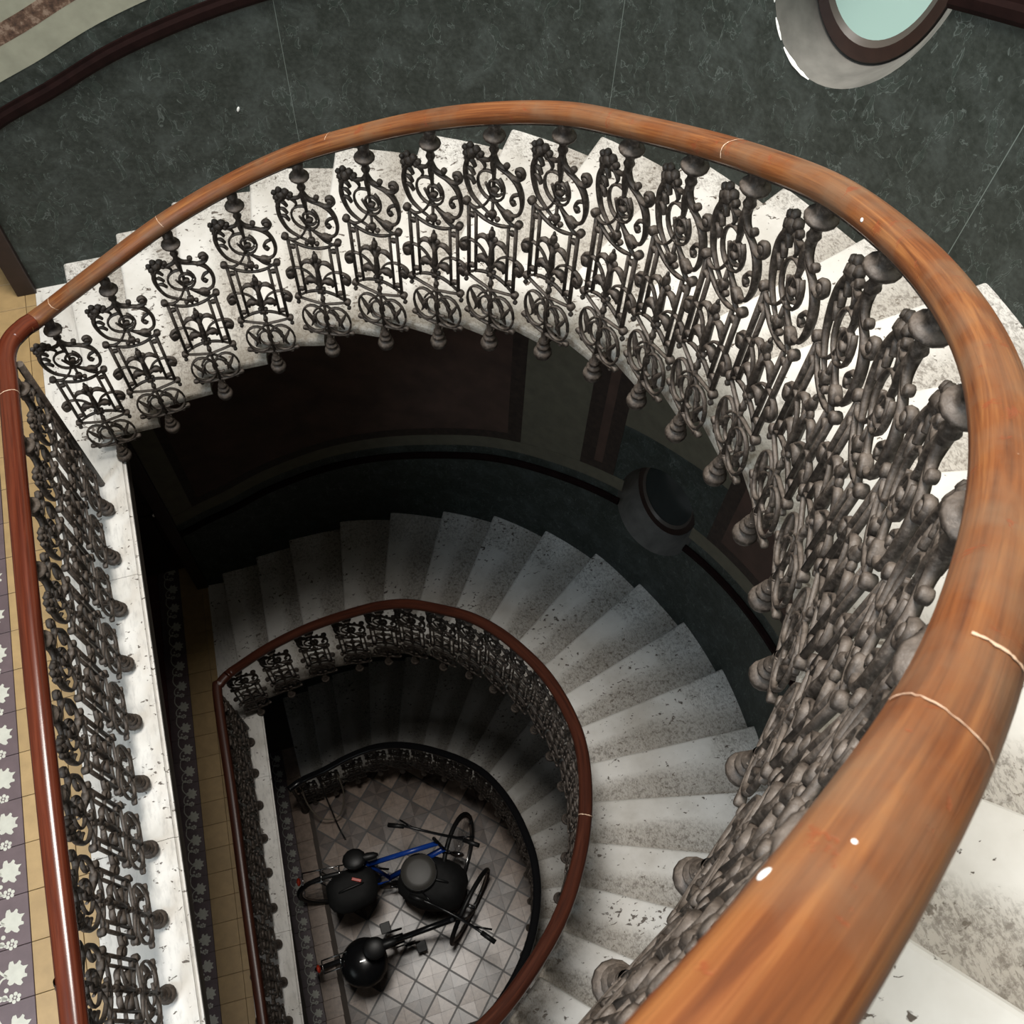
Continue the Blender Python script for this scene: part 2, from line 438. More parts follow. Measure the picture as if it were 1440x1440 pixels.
def roll(bm, c, r, sx=1, sy=1, sz=1, rot=0.0, n=10, **kw):
    """cast roll: a short rounded barrel whose axis runs through the thickness of the panel"""
    r *= .88
    prof = [(0, -.86), (.55, -.84), (.88, -.7), (1, -.4), (1, .4), (.88, .7), (.55, .84), (0, .86)]
    rings = []
    for q, y in prof:
        if q == 0: rings.append([bm.verts.new((c[0], c[1] + y * r * sy, c[2]))]); continue
        row = []
        for k in range(n):
            a = 2 * pi * k / n; x = r * q * sx * cos(a); z = r * q * sz * sin(a)
            row.append(bm.verts.new((c[0] + x * cos(rot) + z * sin(rot), c[1] + y * r * sy, c[2] - x * sin(rot) + z * cos(rot))))
        rings.append(row)
    for a, b in zip(rings, rings[1:]):
        for k in range(n):
            k2 = (k + 1) % n
            if len(a) == 1: f = bm.faces.new((a[0], b[k], b[k2]))
            elif len(b) == 1: f = bm.faces.new((a[k], b[0], a[k2]))
            else: f = bm.faces.new((a[k], b[k], b[k2], a[k2]))
            f.smooth = True

def make_panel_mesh():
    bm = bmesh.new()
    # side rods, outer and inner
    for s in (-1, 1):
        tube(bm, [(s * .096, 0, .335), (s * .096, 0, .675)], .0075, 6, 1.2, 1, up=YUP, smooth_path=False)
        tube(bm, [(s * .066, 0, .365), (s * .066, 0, .645)], .0065, 6, 1.2, 1, up=YUP, smooth_path=False)
        for z in (.335, .675): roll(bm, (s * .105, 0, z), .0165, 1, 1.1, 1)
        for z in (.385, .625): roll(bm, (s * .082, 0, z), .0115, 1.3, 1, 1)
        # C curls passing outside the rods
        stroke(bm, [(0, .40), (s * .03, .475), (s * .07, .505), (s * .11, .50), (s * .128, .475), (s * .122, .447), (s * .104, .45)], .0062, 1.3, [1, 1, 1, 1.3, 1.9, 1.8, 1.1])
        roll(bm, (s * .116, 0, .468), .020, 1, .9, 1.05)
        # crossing arcs top and bottom of the frame
        stroke(bm, [(s * .098, .672), (s * .05, .637), (0, .628), (-s * .05, .64), (-s * .066, .648)], .0062)
        stroke(bm, [(s * .098, .34), (s * .05, .375), (0, .385), (-s * .05, .372), (-s * .066, .362)], .0062)
        # lower crossing arcs falling into the bottom rings
        stroke(bm, [(-s * .098, .33), (-s * .06, .318), (0, .300), (s * .04, .262), (s * .055, .235)], .0062)
        # bottom rings and inner spirals
        ring(bm, s * .052, .205, .052, .083, .0065)
        ring(bm, s * .018, .21, .028, .045, .0055, 0, 300)
        stroke(bm, [(s * .09, .26), (s * .075, .225), (s * .06, .19), (s * .072, .155)], .008, 1.2, [.5, 1.3, 1.4, .5])
        stroke(bm, [(s * .04, .24), (s * .055, .21), (s * .05, .17)], .008, 1.2, [.4, 1.4, .5])
        roll(bm, (s * .102, 0, .135), .014, 1.1, 1, .9)
        roll(bm, (s * .108, 0, .30), .010)
    # bottom bowl edge
    stroke(bm, [(-.108, .135), (-.06, .118), (0, .112), (.06, .118), (.108, .135)], .009, 1.2)
    for x in (-.08, -.045, .045, .08): roll(bm, (x, 0, .115), .010)
    tube(bm, [(0, 0, .10), (0, 0, .37)], .007, 6, 1.2, 1, up=YUP, smooth_path=False)
    roll(bm, (0, 0, .335), .013, .9, 1, 1.3); roll(bm, (0, 0, .30), .011)
    # crown: two big opposed scrolls
    # left C with cluster
    stroke(bm, [(-.012, .665), (-.05, .685), (-.085, .715), (-.104, .765), (-.108, .815), (-.095, .86), (-.07, .882)], .0085, 1.25, [.6, .8, 1, 1.3, 1.5, 1.5, 1.2])
    for dx, dz, r in ((-.082, .886, .022), (-.102, .872, .017), (-.066, .902, .016), (-.09, .908, .014), (-.11, .892, .012), (-.058, .878, .013), (-.102, .852, .013)):
        blob(bm, (dx, 0, dz), r, 1, .9, 1, u=6, v=5)
    stroke(bm, [(-.07, .88), (-.045, .872), (-.032, .852), (-.04, .838)], .007, 1.2, [1.3, 1.3, 1, .5])
    for z, x in ((.835, -.074), (.80, -.078), (.765, -.076)):
        stroke(bm, [(-.104, z + .02), (x - .008, z + .016), (x + .004, z - .002)], .008, 1.1, [.6, 1.3, 1.1])
    # long curve from left node sweeping up through the ring
    stroke(bm, [(-.105, .675), (-.072, .662), (-.035, .69), (-.012, .735), (.0, .79), (.0, .84)], .0065)
    # right C and curl
    stroke(bm, [(-.03, .79), (-.005, .745), (.03, .712), (.07, .70), (.10, .715), (.113, .755), (.11, .80), (.092, .84), (.06, .862), (.028, .872), (.0, .885)], .0080, 1.25, [.7, .8, .9, 1, 1.1, 1.3, 1.5, 1.5, 1.2, 1.1, 1])
    stroke(bm, [(.07, .856), (.10, .862), (.115, .882), (.105, .902), (.088, .896), (.088, .882)], .0075, 1.4, [1.2, 1.3, 1.2, 1.2, 1.2, 1])
    roll(bm, (.10, 0, .886), .014, 1, 1.3, 1)
    stroke(bm, [(.10, .80), (.082, .79), (.070, .765), (.080, .748), (.09, .757)], .0075, 1.1, [1.1, 1.3, 1.1, 1, .7])
    roll(bm, (.078, 0, .758), .011)
    # inner rings of the crown
    ring(bm, -.008, .785, .052, .058, .0065, 60, 400, tilt=.2)
    ring(bm, .01, .785, .026, .03, .0075, 0, 330)
    roll(bm, (.008, 0, .778), .015, 1.1, 1, .8)
    # lower-right loop with leaf
    stroke(bm, [(.0, .74), (.03, .705), (.055, .675), (.085, .66), (.10, .672)], .0065)
    roll(bm, (.064, 0, .695), .022, 1.2, .8, .75, .5)
    roll(bm, (0, 0, .668), .017, 1, .9, 1.2); roll(bm, (-.02, 0, .655), .011); roll(bm, (.02, 0, .655), .011)
    tube(bm, [(0, 0, .64), (0, 0, .72)], .006, 6, 1.2, 1, up=YUP, smooth_path=False)
    # flared neck
    stroke(bm, [(.004, .79), (.002, .84), (0, .88), (0, .95)], .011, 1.1, [.6, .9, 1.5, 1.15])
    for s in (-1, 1):
        stroke(bm, [(0, .91), (s * .018, .885), (s * .045, .878), (s * .052, .892)], .009, 1.1, [1.5, 1.2, 1, .8])
        roll(bm, (s * .049, 0, .892), .0125)
    return bm

def make_sprig_mesh():
    bm = bmesh.new()
    tube(bm, [(0, 0, .385), (0, 0, .45), (0, 0, .55)], .0085, 6, 1.2, 2, [.7, 1.5, 1.0], up=YUP)
    blob(bm, (0, 0, .575), .017, .8, .8, 1.5); blob(bm, (-.014, 0, .558), .012, 1, .8, 1.2, .5); blob(bm, (.014, 0, .558), .012, 1, .8, 1.2, -.5)
    blob(bm, (0, 0, .60), .008, .8, .8, 1.6)
    for s in (-1, 1):
        stroke(bm, [(0, .50), (s * .018, .545), (s * .042, .55), (s * .060, .53), (s * .062, .515)], .0085, 1.1, [.7, 1.2, 1.5, 1.2, .4])
        stroke(bm, [(0, .41), (s * .02, .445), (s * .042, .45), (s * .056, .432), (s * .05, .415)], .0115, 1.1, [.6, 1.3, 1.5, 1.2, .4])
        blob(bm, (s * .036, 0, .437), .015, 1.2, .7, .8, s * .3)
        blob(bm, (s * .012, 0, .40), .010); blob(bm, (s * .010, 0, .375), .009)
    blob(bm, (0, 0, .385), .013, 1, 1, 1.2)
    return bm

def make_pendant_mesh():
    bm = bmesh.new()
    lathe(bm, [(0, -.036), (.016, -.033), (.030, -.018), (.036, .0), (.034, .012), (.024, .020), (.018, .024), (.019, .030), (.026, .036), (.026, .044), (.017, .050), (.014, .056), (.020, .062), (.020, .069), (.013, .075), (.012, .12)], 14)
    return bm
def make_bracket_mesh():
    bm = bmesh.new()   # arm from the post foot to the stair string (local +y is outward)
    add_box(bm, -.014, .014, -.008, .10, .052, .076)
    return bm
def make_collar_mesh():
    bm = bmesh.new()
    lathe(bm, [(.013, .925), (.017, .935), (.013, .945), (.014, .962), (.026, .970), (.0365, .981), (.0375, .986), (.035, .991), (.026, .994), (.020, 1.0), (.020, 1.02), (.021, 1.040), (.014, 1.046), (.012, 1.066)], 14)
    return bm

PANEL = make_panel_mesh(); SPRIG = make_sprig_mesh(); PEND = make_pendant_mesh(); BRK = make_bracket_mesh(); COLR = make_collar_mesh()
def to_me(name, bm, mat):
    bm.normal_update(); fix(bm); me = bpy.data.meshes.new(name); bm.to_mesh(me); bm.free(); me.materials.append(mat)
    return me
ME = {'scroll_panel': to_me('scroll_panel', PANEL, M_IRON), 'leaf_sprig': to_me('leaf_sprig', SPRIG, M_IRON), 'pendant_knob': to_me('pendant_knob', PEND, M_IRON),
      'bracket': to_me('bracket', BRK, M_IRON), 'collar': to_me('collar', COLR, M_IRON)}

def baluster(parent, pos, tdir, ztop=1.0, bracket=True, lean=(0, 0)):
    """parent: railing empty. baluster (part) with its sub-parts."""
    b = bpy.data.objects.new('baluster', ME['scroll_panel']); link(b); b.parent = parent
    x = Vector((tdir.x, tdir.y, 0)).normalized()
    y = left(x)
    up = Vector((lean[0], lean[1], 1.0)) * (ztop / 0.985)
    m = Matrix(((x.x, y.x, up.x, pos[0]), (x.y, y.y, up.y, pos[1]), (x.z, y.z, up.z, pos[2]), (0, 0, 0, 1)))
    b.matrix_basis = m
    for nm in ('leaf_sprig', 'pendant_knob', 'collar') + (('bracket',) if bracket else ()):
        c = bpy.data.objects.new(nm, ME[nm]); link(c); c.parent = b
    return b

# ------------------------------------------------------------------ handrail profile
def rail_prof(w=.036, h=.031, n=14):
    out = []
    for k in range(n):
        a = 2 * pi * k / n
        c, s = cos(a), sin(a)
        e = 0.82
        out.append((w * math.copysign(abs(c) ** e, c), h * math.copysign(abs(s) ** e, s) * (1.0 if s > 0 else .85)))
    return out

def handrail(parent, pts, mat, w=.036, h=.031, v0=0.0, name='handrail'):
    bm = bmesh.new(); uvl = bm.loops.layers.uv.new('UVMap')
    path = catmull(pts, 7)
    sweep(bm, path, rail_prof(w, h), uvl=uvl, v0=v0)
    fix(bm)
    o = mesh_obj(name, bm, mat, parent)
    bm = bmesh.new()
    sweep(bm, [p - Vector((0, 0, h * .85 + .003)) for p in path], [(-.019, -.003), (.019, -.003), (.019, .004), (-.019, .004)])
    fix(bm)
    mesh_obj('rail_bar', bm, M_IRON, o)
    return o, path

def rail_mark(parent, path, i, w, h, width=.004, mat=None, a0=0, a1=360, name='joint_line', seed=0):
    """thin filler line across the rail at path index i"""
    rnd = random.Random(seed)
    bm = bmesh.new()
    p = path[i]; t = (path[i + 1] - path[i - 1]).normalized(); s = t.cross(Vector((0, 0, 1))).normalized(); u = s.cross(t).normalized()
    prev = None; n = 26
    for k in range(n + 1):
        a = radians(a0 + (a1 - a0) * k / n); e = .82
        c_, s_ = cos(a), sin(a)
        q = p + s * (w + .0006) * math.copysign(abs(c_) ** e, c_) + u * (h + .0006) * math.copysign(abs(s_) ** e, s_) * (1 if s_ > 0 else .85)
        q += t * .008 * sin(a * 1.3 + seed) + t * rnd.uniform(-.0012, .0012)
        wd = width * rnd.uniform(.3, 1.0)
        pr = (bm.verts.new(q - t * wd * .5), bm.verts.new(q + t * wd * .5))
        if prev: bm.faces.new((prev[0], prev[1], pr[1], pr[0]))
        prev = pr
    return mesh_obj(name, bm, mat or M_SCRATCH, parent)

GAP = [.096, .106, .105, .100, .097, .093, .088, .081, .075] + [.068] * 14
def rail_pt(K, i, z0, HT): return Vector((K[i][0], K[i][1], z0 + i * RISE + HT[i] + (GAP[i] if K is K1 else .068)))

# ------------------------------------------------------------------ stair flights
OFF = 0.055          # stair edge stands this far behind the pendant knobs
NOSE = 0.33
def flight(K, O, z0, label, nsteps, extra_out=0.03, mat=M_TREAD):
    root = empty('stair_flight', (K[0][0], K[0][1], z0))
    tag(root, label, 'staircase')
    fi = curve_fn(K); fo = curve_fn(O)
    base = Vector((K[0][0], K[0][1], z0))
    def inner(s):
        p = fi(s - NOSE); t = tangent(fi, s - NOSE)
        return p + left(t) * OFF
    def outer(s): return fo(s)
    for k in range(nsteps):
        A = inner(k); B = outer(k); C = outer(k + 1); D = inner(k + 1); Dm = inner(k + .5)
        z = z0 + k * RISE + ZT
        dirn = (B - A).normalized()
        # extend a little into the wall and back under the next riser
        Bx = B + dirn * extra_out
        dC = (C - D).normalized(); Cx = C + dC * extra_out
        back = (D - A).normalized() * .035; backo = (C - B).normalized() * .035
        poly = [A, Bx, Cx + backo, D + back]
        bm = bmesh.new(); uvl = bm.loops.layers.uv.new('UVMap')
        th = .05
        top = [bm.verts.new((p.x - base.x, p.y - base.y, z - base.z)) for p in poly]
        bot = [bm.verts.new((p.x - base.x, p.y - base.y, z - th - base.z)) for p in poly]
        bm.faces.new(top[::-1]); bm.faces.new(bot)
        side = []
        for i in range(4):
            j = (i + 1) % 4
            side.append(bm.faces.new((top[i], top[j], bot[j], bot[i])))
        fix(bm)
        bm.edges.ensure_lookup_table()
        sel = []
        for e in bm.edges:
            vs = set(e.verts)
            for (i, j) in ((0, 1), (3, 0)):
                if vs == {top[i], top[j]} or vs == {bot[i], bot[j]}: sel.append(e)
            if vs == {top[0], bot[0]}: sel.append(e)
        bmesh.ops.bevel(bm, geom=sel, offset=.017, segments=3, profile=.5, affect='EDGES')
        # riser body, set back below the nosing
        ins = .028
        fr = (D - A).normalized(); A2 = A + fr * ins + dirn * ins; B2 = Bx + (C - B).normalized() * ins
        D2 = D + back + dC * ins; C2 = Cx + backo
        zt, zb = z - th - base.z, z - RISE - .07 - base.z
        A2 = A2 + dirn * .03; D2 = D2 + dC * .03
        q = [A2, B2, C2, D2]; q2 = [A2 + dirn * .16, B2, C2, D2 + dC * .16]
        t2 = [bm.verts.new((p.x - base.x, p.y - base.y, zt)) for p in q]; b2 = [bm.verts.new((p.x - base.x, p.y - base.y, zb)) for p in q2]
        for i in range(4):
            j = (i + 1) % 4
            bm.faces.new((t2[j], t2[i], b2[i], b2[j]))
        bm.faces.new(b2[::-1])
        fix(bm)
        # uv: u along going 0..1, v metres from the inner edge
        for f in bm.faces:
            for lp in f.loops:
                P = Vector((lp.vert.co.x + base.x, lp.vert.co.y + base.y, 0))
                v = (P - A).dot(dirn)
                L = (B - A).length
                tt = min(max(v / L, 0), 1)
                F0 = A + (B - A) * tt; F1 = D + (C - D) * tt
                g_ = F1 - F0
                u = (P - F0).dot(g_) / max(g_.length_squared, 1e-6)
                lp[uvl].uv = (u, v)
        mesh_obj('step', bm, mat, root)
    # soffit: continuous sloping underside
    bm = bmesh.new()
    ring_ = []
    n = nsteps * 3
    for i in range(n + 1):
        s = i / 3.0
        a = inner(s) + (outer(s) - inner(s)).normalized() * .24; b = outer(s) + (outer(s) - inner(s)).normalized() * (extra_out + .12)
        zc = z0 + s * RISE + ZT
        row = []
        for p, dz in ((a, -.13), (b, -.15), (b, -.25), (a, -.22)):
            row.append(bm.verts.new((p.x - base.x, p.y - base.y, zc + dz - base.z)))
        ring_.append(row)
    for r0, r1 in zip(ring_, ring_[1:]):
        for j in range(4):
            f = bm.faces.new((r0[j], r0[(j + 1) % 4], r1[(j + 1) % 4], r1[j])); f.smooth = j == 2
    bm.faces.new(ring_[0]); bm.faces.new(ring_[-1][::-1]); fix(bm)
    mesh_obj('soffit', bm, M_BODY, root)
    return root, inner, outer

fl1, in1, out1 = flight(K1, O1, 0.0, 'brightly lit top flight of curved white travertine steps along the green wall', 22)
fl2, in2, out2 = flight(K2, O2, -H, 'middle flight of curved white stone steps fanning out below the top flight', 22)
Z3 = -7.7
fl3, in3, out3 = flight(K3, O3, Z3, 'lowest dim flight of curved stone steps around the ground floor', 22)

# ------------------------------------------------------------------ railings
rail1 = empty('stair_railing', (-0.05, 1.2, ZL))
tag(rail1, 'ornate cast iron railing with orange-brown wooden handrail, nearest and largest of the three', 'railing')
rail2 = empty('stair_railing', (-0.18, 1.3, ZL - H))
tag(rail2, 'ornate iron railing with dark red-brown handrail on the middle flight and landing', 'railing')
rail3 = empty('stair_railing', (K3[0][0], K3[0][1], Z3))
tag(rail3, 'black iron railing around the ground floor tiles, smallest and lowest of the three', 'railing')
def loc_parent(root):   # all children are given in world coordinates
    return Matrix.Translation(-root.location)
class P:                # helper so that meshes built in world coordinates sit right under an offset Empty
    pass
def settle(root):
    inv = Matrix.Translation(-Vector(root.location))
    for ch in root.children:
        ch.matrix_basis = inv @ ch.matrix_basis

def balusters_on(root, K, z0, HT, n, start=0):
    f = curve_fn(K)
    for i in range(start, n):
        t = tangent(f, i)
        baluster(root, (K[i][0], K[i][1], z0 + i * RISE), t, HT[i])

# --- top railing
balusters_on(rail1, K1, 0.0, HT1, 22)
pts = [rail_pt(K1, i, 0, HT1) for i in range(22, -1, -1)]
corner = [Vector((-.018, 1.432, 1.015)), Vector((-.062, 1.375, 1.025)), Vector((-.088, 1.29, 1.03))]
rail_landing = [Vector((-.088, 1.29, 1.03)), Vector((-.087, 1.15, 1.03)), Vector((-.082, .6, 1.03)), Vector((-.073, 0, 1.03)), Vector((-.06, -.56, 1.03)), Vector((-.045, -1.05, 1.03)), Vector((-.035, -1.55, 1.03)), Vector((-.03, -1.66, 1.03))]
h1, path1 = handrail(rail1, pts + corner[:1], M_RAIL)
h1['label'] = 'worn orange-brown handrail with paint flecks and scratched joints'
h1b, path1b = handrail(rail1, corner + rail_landing[1:], M_RAILRED)
h1b['label'] = 'glossy red-brown handrail along the landing'
h1c, _ = handrail(rail1, [corner[0] + Vector((.03, .025, -.008)), corner[0], corner[1]], M_RAILRED, .0363, .0313)
for i in range(11):
    baluster(rail1, (-.05 + (.0 if i < 8 else -.005), 1.185 - .264 * i, .02), Vector((0, 1, 0)), .95, bracket=False, lean=(-.036, 0))
# corner post
bm = bmesh.new(); tube(bm, [(-.066, 1.352, ZL), (-.052, 1.262, 1.005)], .016, 8, 1, 1, smooth_path=False, up=YUP); fix(bm)
mesh_obj('corner_post', bm, M_IRON, rail1)
# --- joints, flecks on the near handrail
def near_index(path, x, y): return min(range(2, len(path) - 2), key=lambda i: hypot(path[i].x - x, path[i].y - y))
W_, H_ = .036, .031
for (x, y, wd, a0, a1, sd) in ((1.36, -1.325, .005, 0, 110, 2), (1.27, -1.375, .0020, 30, 175, 3), (2.03, .12, .005, 0, 185, 4), (1.27, 1.33, .003, 60, 120, 5), (.12, 1.48, .004, 0, 180, 6), (.6, 1.5, .003, 20, 160, 7)):
    rail_mark(h1, path1, near_index(path1, x, y), W_, H_, wd, a0=a0, a1=a1, seed=sd)
rail_mark(h1b, path1b, near_index(path1b, -.087, 1.12), W_, H_, .004, a0=0, a1=180, seed=8)
def fleck(parent, path, x, y, ang, r, el=1.0, mat=M_WHITE):
    i = near_index(path, x, y); p = path[i]; t = (path[i + 1] - path[i - 1]).normalized(); s = t.cross(Vector((0, 0, 1))).normalized(); u = s.cross(t).normalized()
    a = radians(ang); q = p + s * W_ * cos(a) + u * H_ * sin(a)
    bm = bmesh.new(); blob(bm, (0, 0, 0), r, el, 1, .35, 0, 8, 6)
    o = mesh_obj('paint_fleck', bm, mat, parent); 
    nrm = (s * cos(a) + u * sin(a)).normalized(); xx = t; yy = nrm.cross(xx)
    o.matrix_basis = Matrix(((xx.x, yy.x, nrm.x, q.x), (xx.y, yy.y, nrm.y, q.y), (xx.z, yy.z, nrm.z, q.z), (0, 0, 0, 1)))
FLECKS = ((1.10, -1.46, 160, .0042, 1.3), (1.14, -1.44, 112, .0022, 1.2), (1.02, -1.49, 140, .0015, 1.5), (2.0, -.42, 165, .004, 1.4))

# --- middle railing
K2m = K2
balusters_on(rail2, K2, -H, HT2, 22)
pts = [rail_pt(K2, i, -H, HT2) for i in range(22, -1, -1)]
zr2 = 1.03 - H
c2 = [Vector((-.10, 1.49, zr2 - .005)), Vector((-.155, 1.44, zr2)), Vector((-.186, 1.36, zr2))]
land2 = [Vector((-.205, .6, zr2)), Vector((-.232, -.17, zr2)), Vector((-.252, -.87, zr2)), Vector((-.275, -1.6, zr2))]
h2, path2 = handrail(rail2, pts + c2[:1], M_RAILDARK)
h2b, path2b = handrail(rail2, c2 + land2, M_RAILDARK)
rail_mark(h2, path2, near_index(path2, 1.79, -.6), W_, H_, .008, a0=0, a1=180, seed=9)
A0 = Vector((-.155, 1.29, 0)); D0 = Vector((-.045, -1, 0)).normalized()
for i in range(11):
    p = A0 + D0 * .264 * i
    baluster(rail2, (p.x, p.y, .02 - H), -D0, .95, bracket=False, lean=(-.045, 0))
bm = bmesh.new(); tube(bm, [(-.16, 1.42, ZL - H), (-.17, 1.36, zr2 - .02)], .014, 8, 1, 1, smooth_path=False, up=YUP); fix(bm)
mesh_obj('corner_post', bm, M_IRON, rail2)

# --- ground railing
balusters_on(rail3, K3, Z3, HT3, 22)
pts = [rail_pt(K3, i, Z3, HT3) for i in range(22, -1, -1)] + [Vector((K3[0][0] - .16, K3[0][1] - .06, Z3 + 1.03))]
h3, path3 = handrail(rail3, pts, M_BLACKP)
bm = bmesh.new(); lathe(bm, [(.05, 0), (.05, .03), (.025, .06), (.02, .5), (.03, .52), (.02, .56), (.018, 1.0)], 12, (K3[0][0] - .13, K3[0][1] - .05, Z3 - .01)); fix(bm)
mesh_obj('newel_post', bm, M_IRON, rail3)
for r_ in (rail1, rail2, rail3): settle(r_)
for x, y, a, r, el in FLECKS: fleck(h1, path1, x, y, a, r, el)

# ------------------------------------------------------------------ landings
PITCH = 0.186
def tile_mesh(name, w, l, h, mat, gap=.0012, bev=.0012):
    bm = bmesh.new(); add_box(bm, gap, w - gap, gap, l - gap, -h, 0)
    es = [e for e in bm.edges if all(v.co.z > -1e-5 for v in e.verts)]
    bmesh.ops.bevel(bm, geom=es, offset=bev, segments=1, affect='EDGES')
    bm.normal_update(); me = bpy.data.meshes.new(name); bm.to_mesh(me); bm.free(); me.materials.append(mat); return me

def vine_mesh():
    """five-lobed leaf, berry rosette and scrolling stem, thin inlay lying on the tile"""
    bm = bmesh.new(); z = .0006
    W = PITCH
    def poly(pts):
        c = bm.verts.new((sum(p[0] for p in pts) / len(pts), sum(p[1] for p in pts) / len(pts), z))
        vs = [bm.verts.new((p[0], p[1], z)) for p in pts]
        for i in range(len(vs)): bm.faces.new((c, vs[i], vs[(i + 1) % len(vs)]))
    # leaf: half outline mirrored, tip toward +x
    half = [(.052, 0), (.036, .008), (.031, .018), (.037, .026), (.033, .034), (.020, .029), (.012, .031), (.013, .045), (.002, .048), (-.006, .040), (-.012, .027), (-.020, .029), (-.030, .026), (-.034, .015), (-.024, .006), (-.030, 0)]
    out = half + [(x, -y) for x, y in half[-2:0:-1]]
    a = .35; cx, cy = W - .066, W * .5
    poly([(cx + x * cos(a) - y * sin(a), cy + x * sin(a) + y * cos(a)) for x, y in out])
    def disc(x, y, r, n=10): poly([(x + r * cos(2 * pi * k / n), y + r * sin(2 * pi * k / n)) for k in range(n)])
    def band(pts, w0, w1):
        path = catmull([(p[0], p[1], 0) for p in pts], 6); prev = None
        for i, p in enumerate(path):
            t = (path[min(i + 1, len(path) - 1)] - path[max(i - 1, 0)]).normalized(); nn = Vector((-t.y, t.x, 0)); w = w0 + (w1 - w0) * i / (len(path) - 1)
            pr = (bm.verts.new((p.x - nn.x * w, p.y - nn.y * w, z)), bm.verts.new((p.x + nn.x * w, p.y + nn.y * w, z)))
            if prev: bm.faces.new((prev[0], prev[1], pr[1], pr[0]))
            prev = pr
    for k in range(6):
        disc(W - .070 + .016 * cos(k * pi / 3 + .3), .012 + .013 * sin(k * pi / 3 + .3), .0072, 8)
    disc(W - .070, .012, .0045, 8)
    disc(W - .105, .020, .011, 10); disc(W - .098, .045, .0085, 8)
    band([(cx - .025, cy - .004), (cx - .045, cy - .008), (cx - .060, cy - .030), (cx - .060, cy - .06), (cx - .045, .022), (cx - .022, .010)], .003, .0045)
    band([(cx - .028, cy - .002), (cx - .050, cy + .02), (cx - .066, cy + .055), (cx - .062, W), ], .0045, .003)
    band([(W - .105, .020), (W - .125, .012), (W - .128, -.004)], .004, .003)
    fix(bm)
    for f in bm.faces:
        if f.normal.z < 0: f.normal_flip()
    bm.normal_update(); me = bpy.data.meshes.new('vine_leaf_inlay'); bm.to_mesh(me); bm.free(); me.materials.append(M_LEAF); return me
ME_OCHRE = tile_mesh('ochre_tile', PITCH, PITCH, .012, M_OCHRE)
ME_OCHRE_S = tile_mesh('ochre_tile_cut', .054, PITCH, .012, M_OCHRE)
ME_VINE = tile_mesh('mauve_tile', PITCH, PITCH, .012, M_PURPLE)
ME_RED = tile_mesh('oxblood_tile', PITCH, PITCH, .012, M_OXRED)
ME_LEAF = vine_mesh()

def landing(num, org, rz, ztop, slab_cuts, ny0, ny1, label):
    root = empty('floor', (org[0], org[1], ztop), rz)
    root['kind'] = 'structure'; root['label'] = label
    # local: x=0 is the well edge, y along it
    for y0, y1 in zip(slab_cuts[1:], slab_cuts[:-1]):
        bm = bmesh.new(); add_box(bm, -.33, 0, y0 + .001, y1 - .001, -.045, 0)
        es = [e for e in bm.edges if all(v.co.x > -.001 for v in e.verts) and abs(e.verts[0].co.y - e.verts[1].co.y) > .01]
        bmesh.ops.bevel(bm, geom=es, offset=.014, segments=3, affect='EDGES')
        mesh_obj('edge_slab', bm, M_SLAB, root)
    bm = bmesh.new(); add_box(bm, -2.6, -.03, slab_cuts[-1], ny1 + .5, -.24, -.046)
    add_box(bm, -2.6, -.331, slab_cuts[-1], ny1 + .5, -.046, -.0105)
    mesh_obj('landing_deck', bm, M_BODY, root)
    n = int((ny1 - slab_cuts[-1]) / PITCH) + 1
    y = ny0
    rows = []
    while y > slab_cuts[-1]: y -= PITCH
    while y < ny1 + .3:
        for me, x in ((ME_OCHRE_S, -.384), (ME_OCHRE, -.384 - PITCH), (ME_VINE, -.384 - 2 * PITCH), (ME_RED, -.384 - 3 * PITCH), (ME_RED, -.384 - 4 * PITCH)):
            if me is ME_OCHRE_S: o = bpy.data.objects.new('ochre_tile', me)
            else: o = bpy.data.objects.new({ME_OCHRE: 'ochre_tile', ME_VINE: 'mauve_tile', ME_RED: 'oxblood_tile'}[me], me)
            link(o); o.parent = root; o.location = (x, y, random.uniform(-.0006, .0006))
            if me is ME_VINE:
                q = bpy.data.objects.new('leaf_inlay', ME_LEAF); link(q); q.parent = o
        y += PITCH
    return root
fA = landing(1, (0.052, 1.5), 0.0, ZL, [1.2, -.67, -1.87, -3.1], 1.5 - 1.5 - .421 - .002, 1.175, 'landing floor with pale stone edge, ochre tiles and vine leaf border')
fB = landing(2, (-0.02, 1.53), -0.055, ZL - H, [1.28, -.55, -1.75, -3.1], 0.1, 1.28, 'lower landing floor with pale stone edge, ochre tiles and dark vine leaf border')

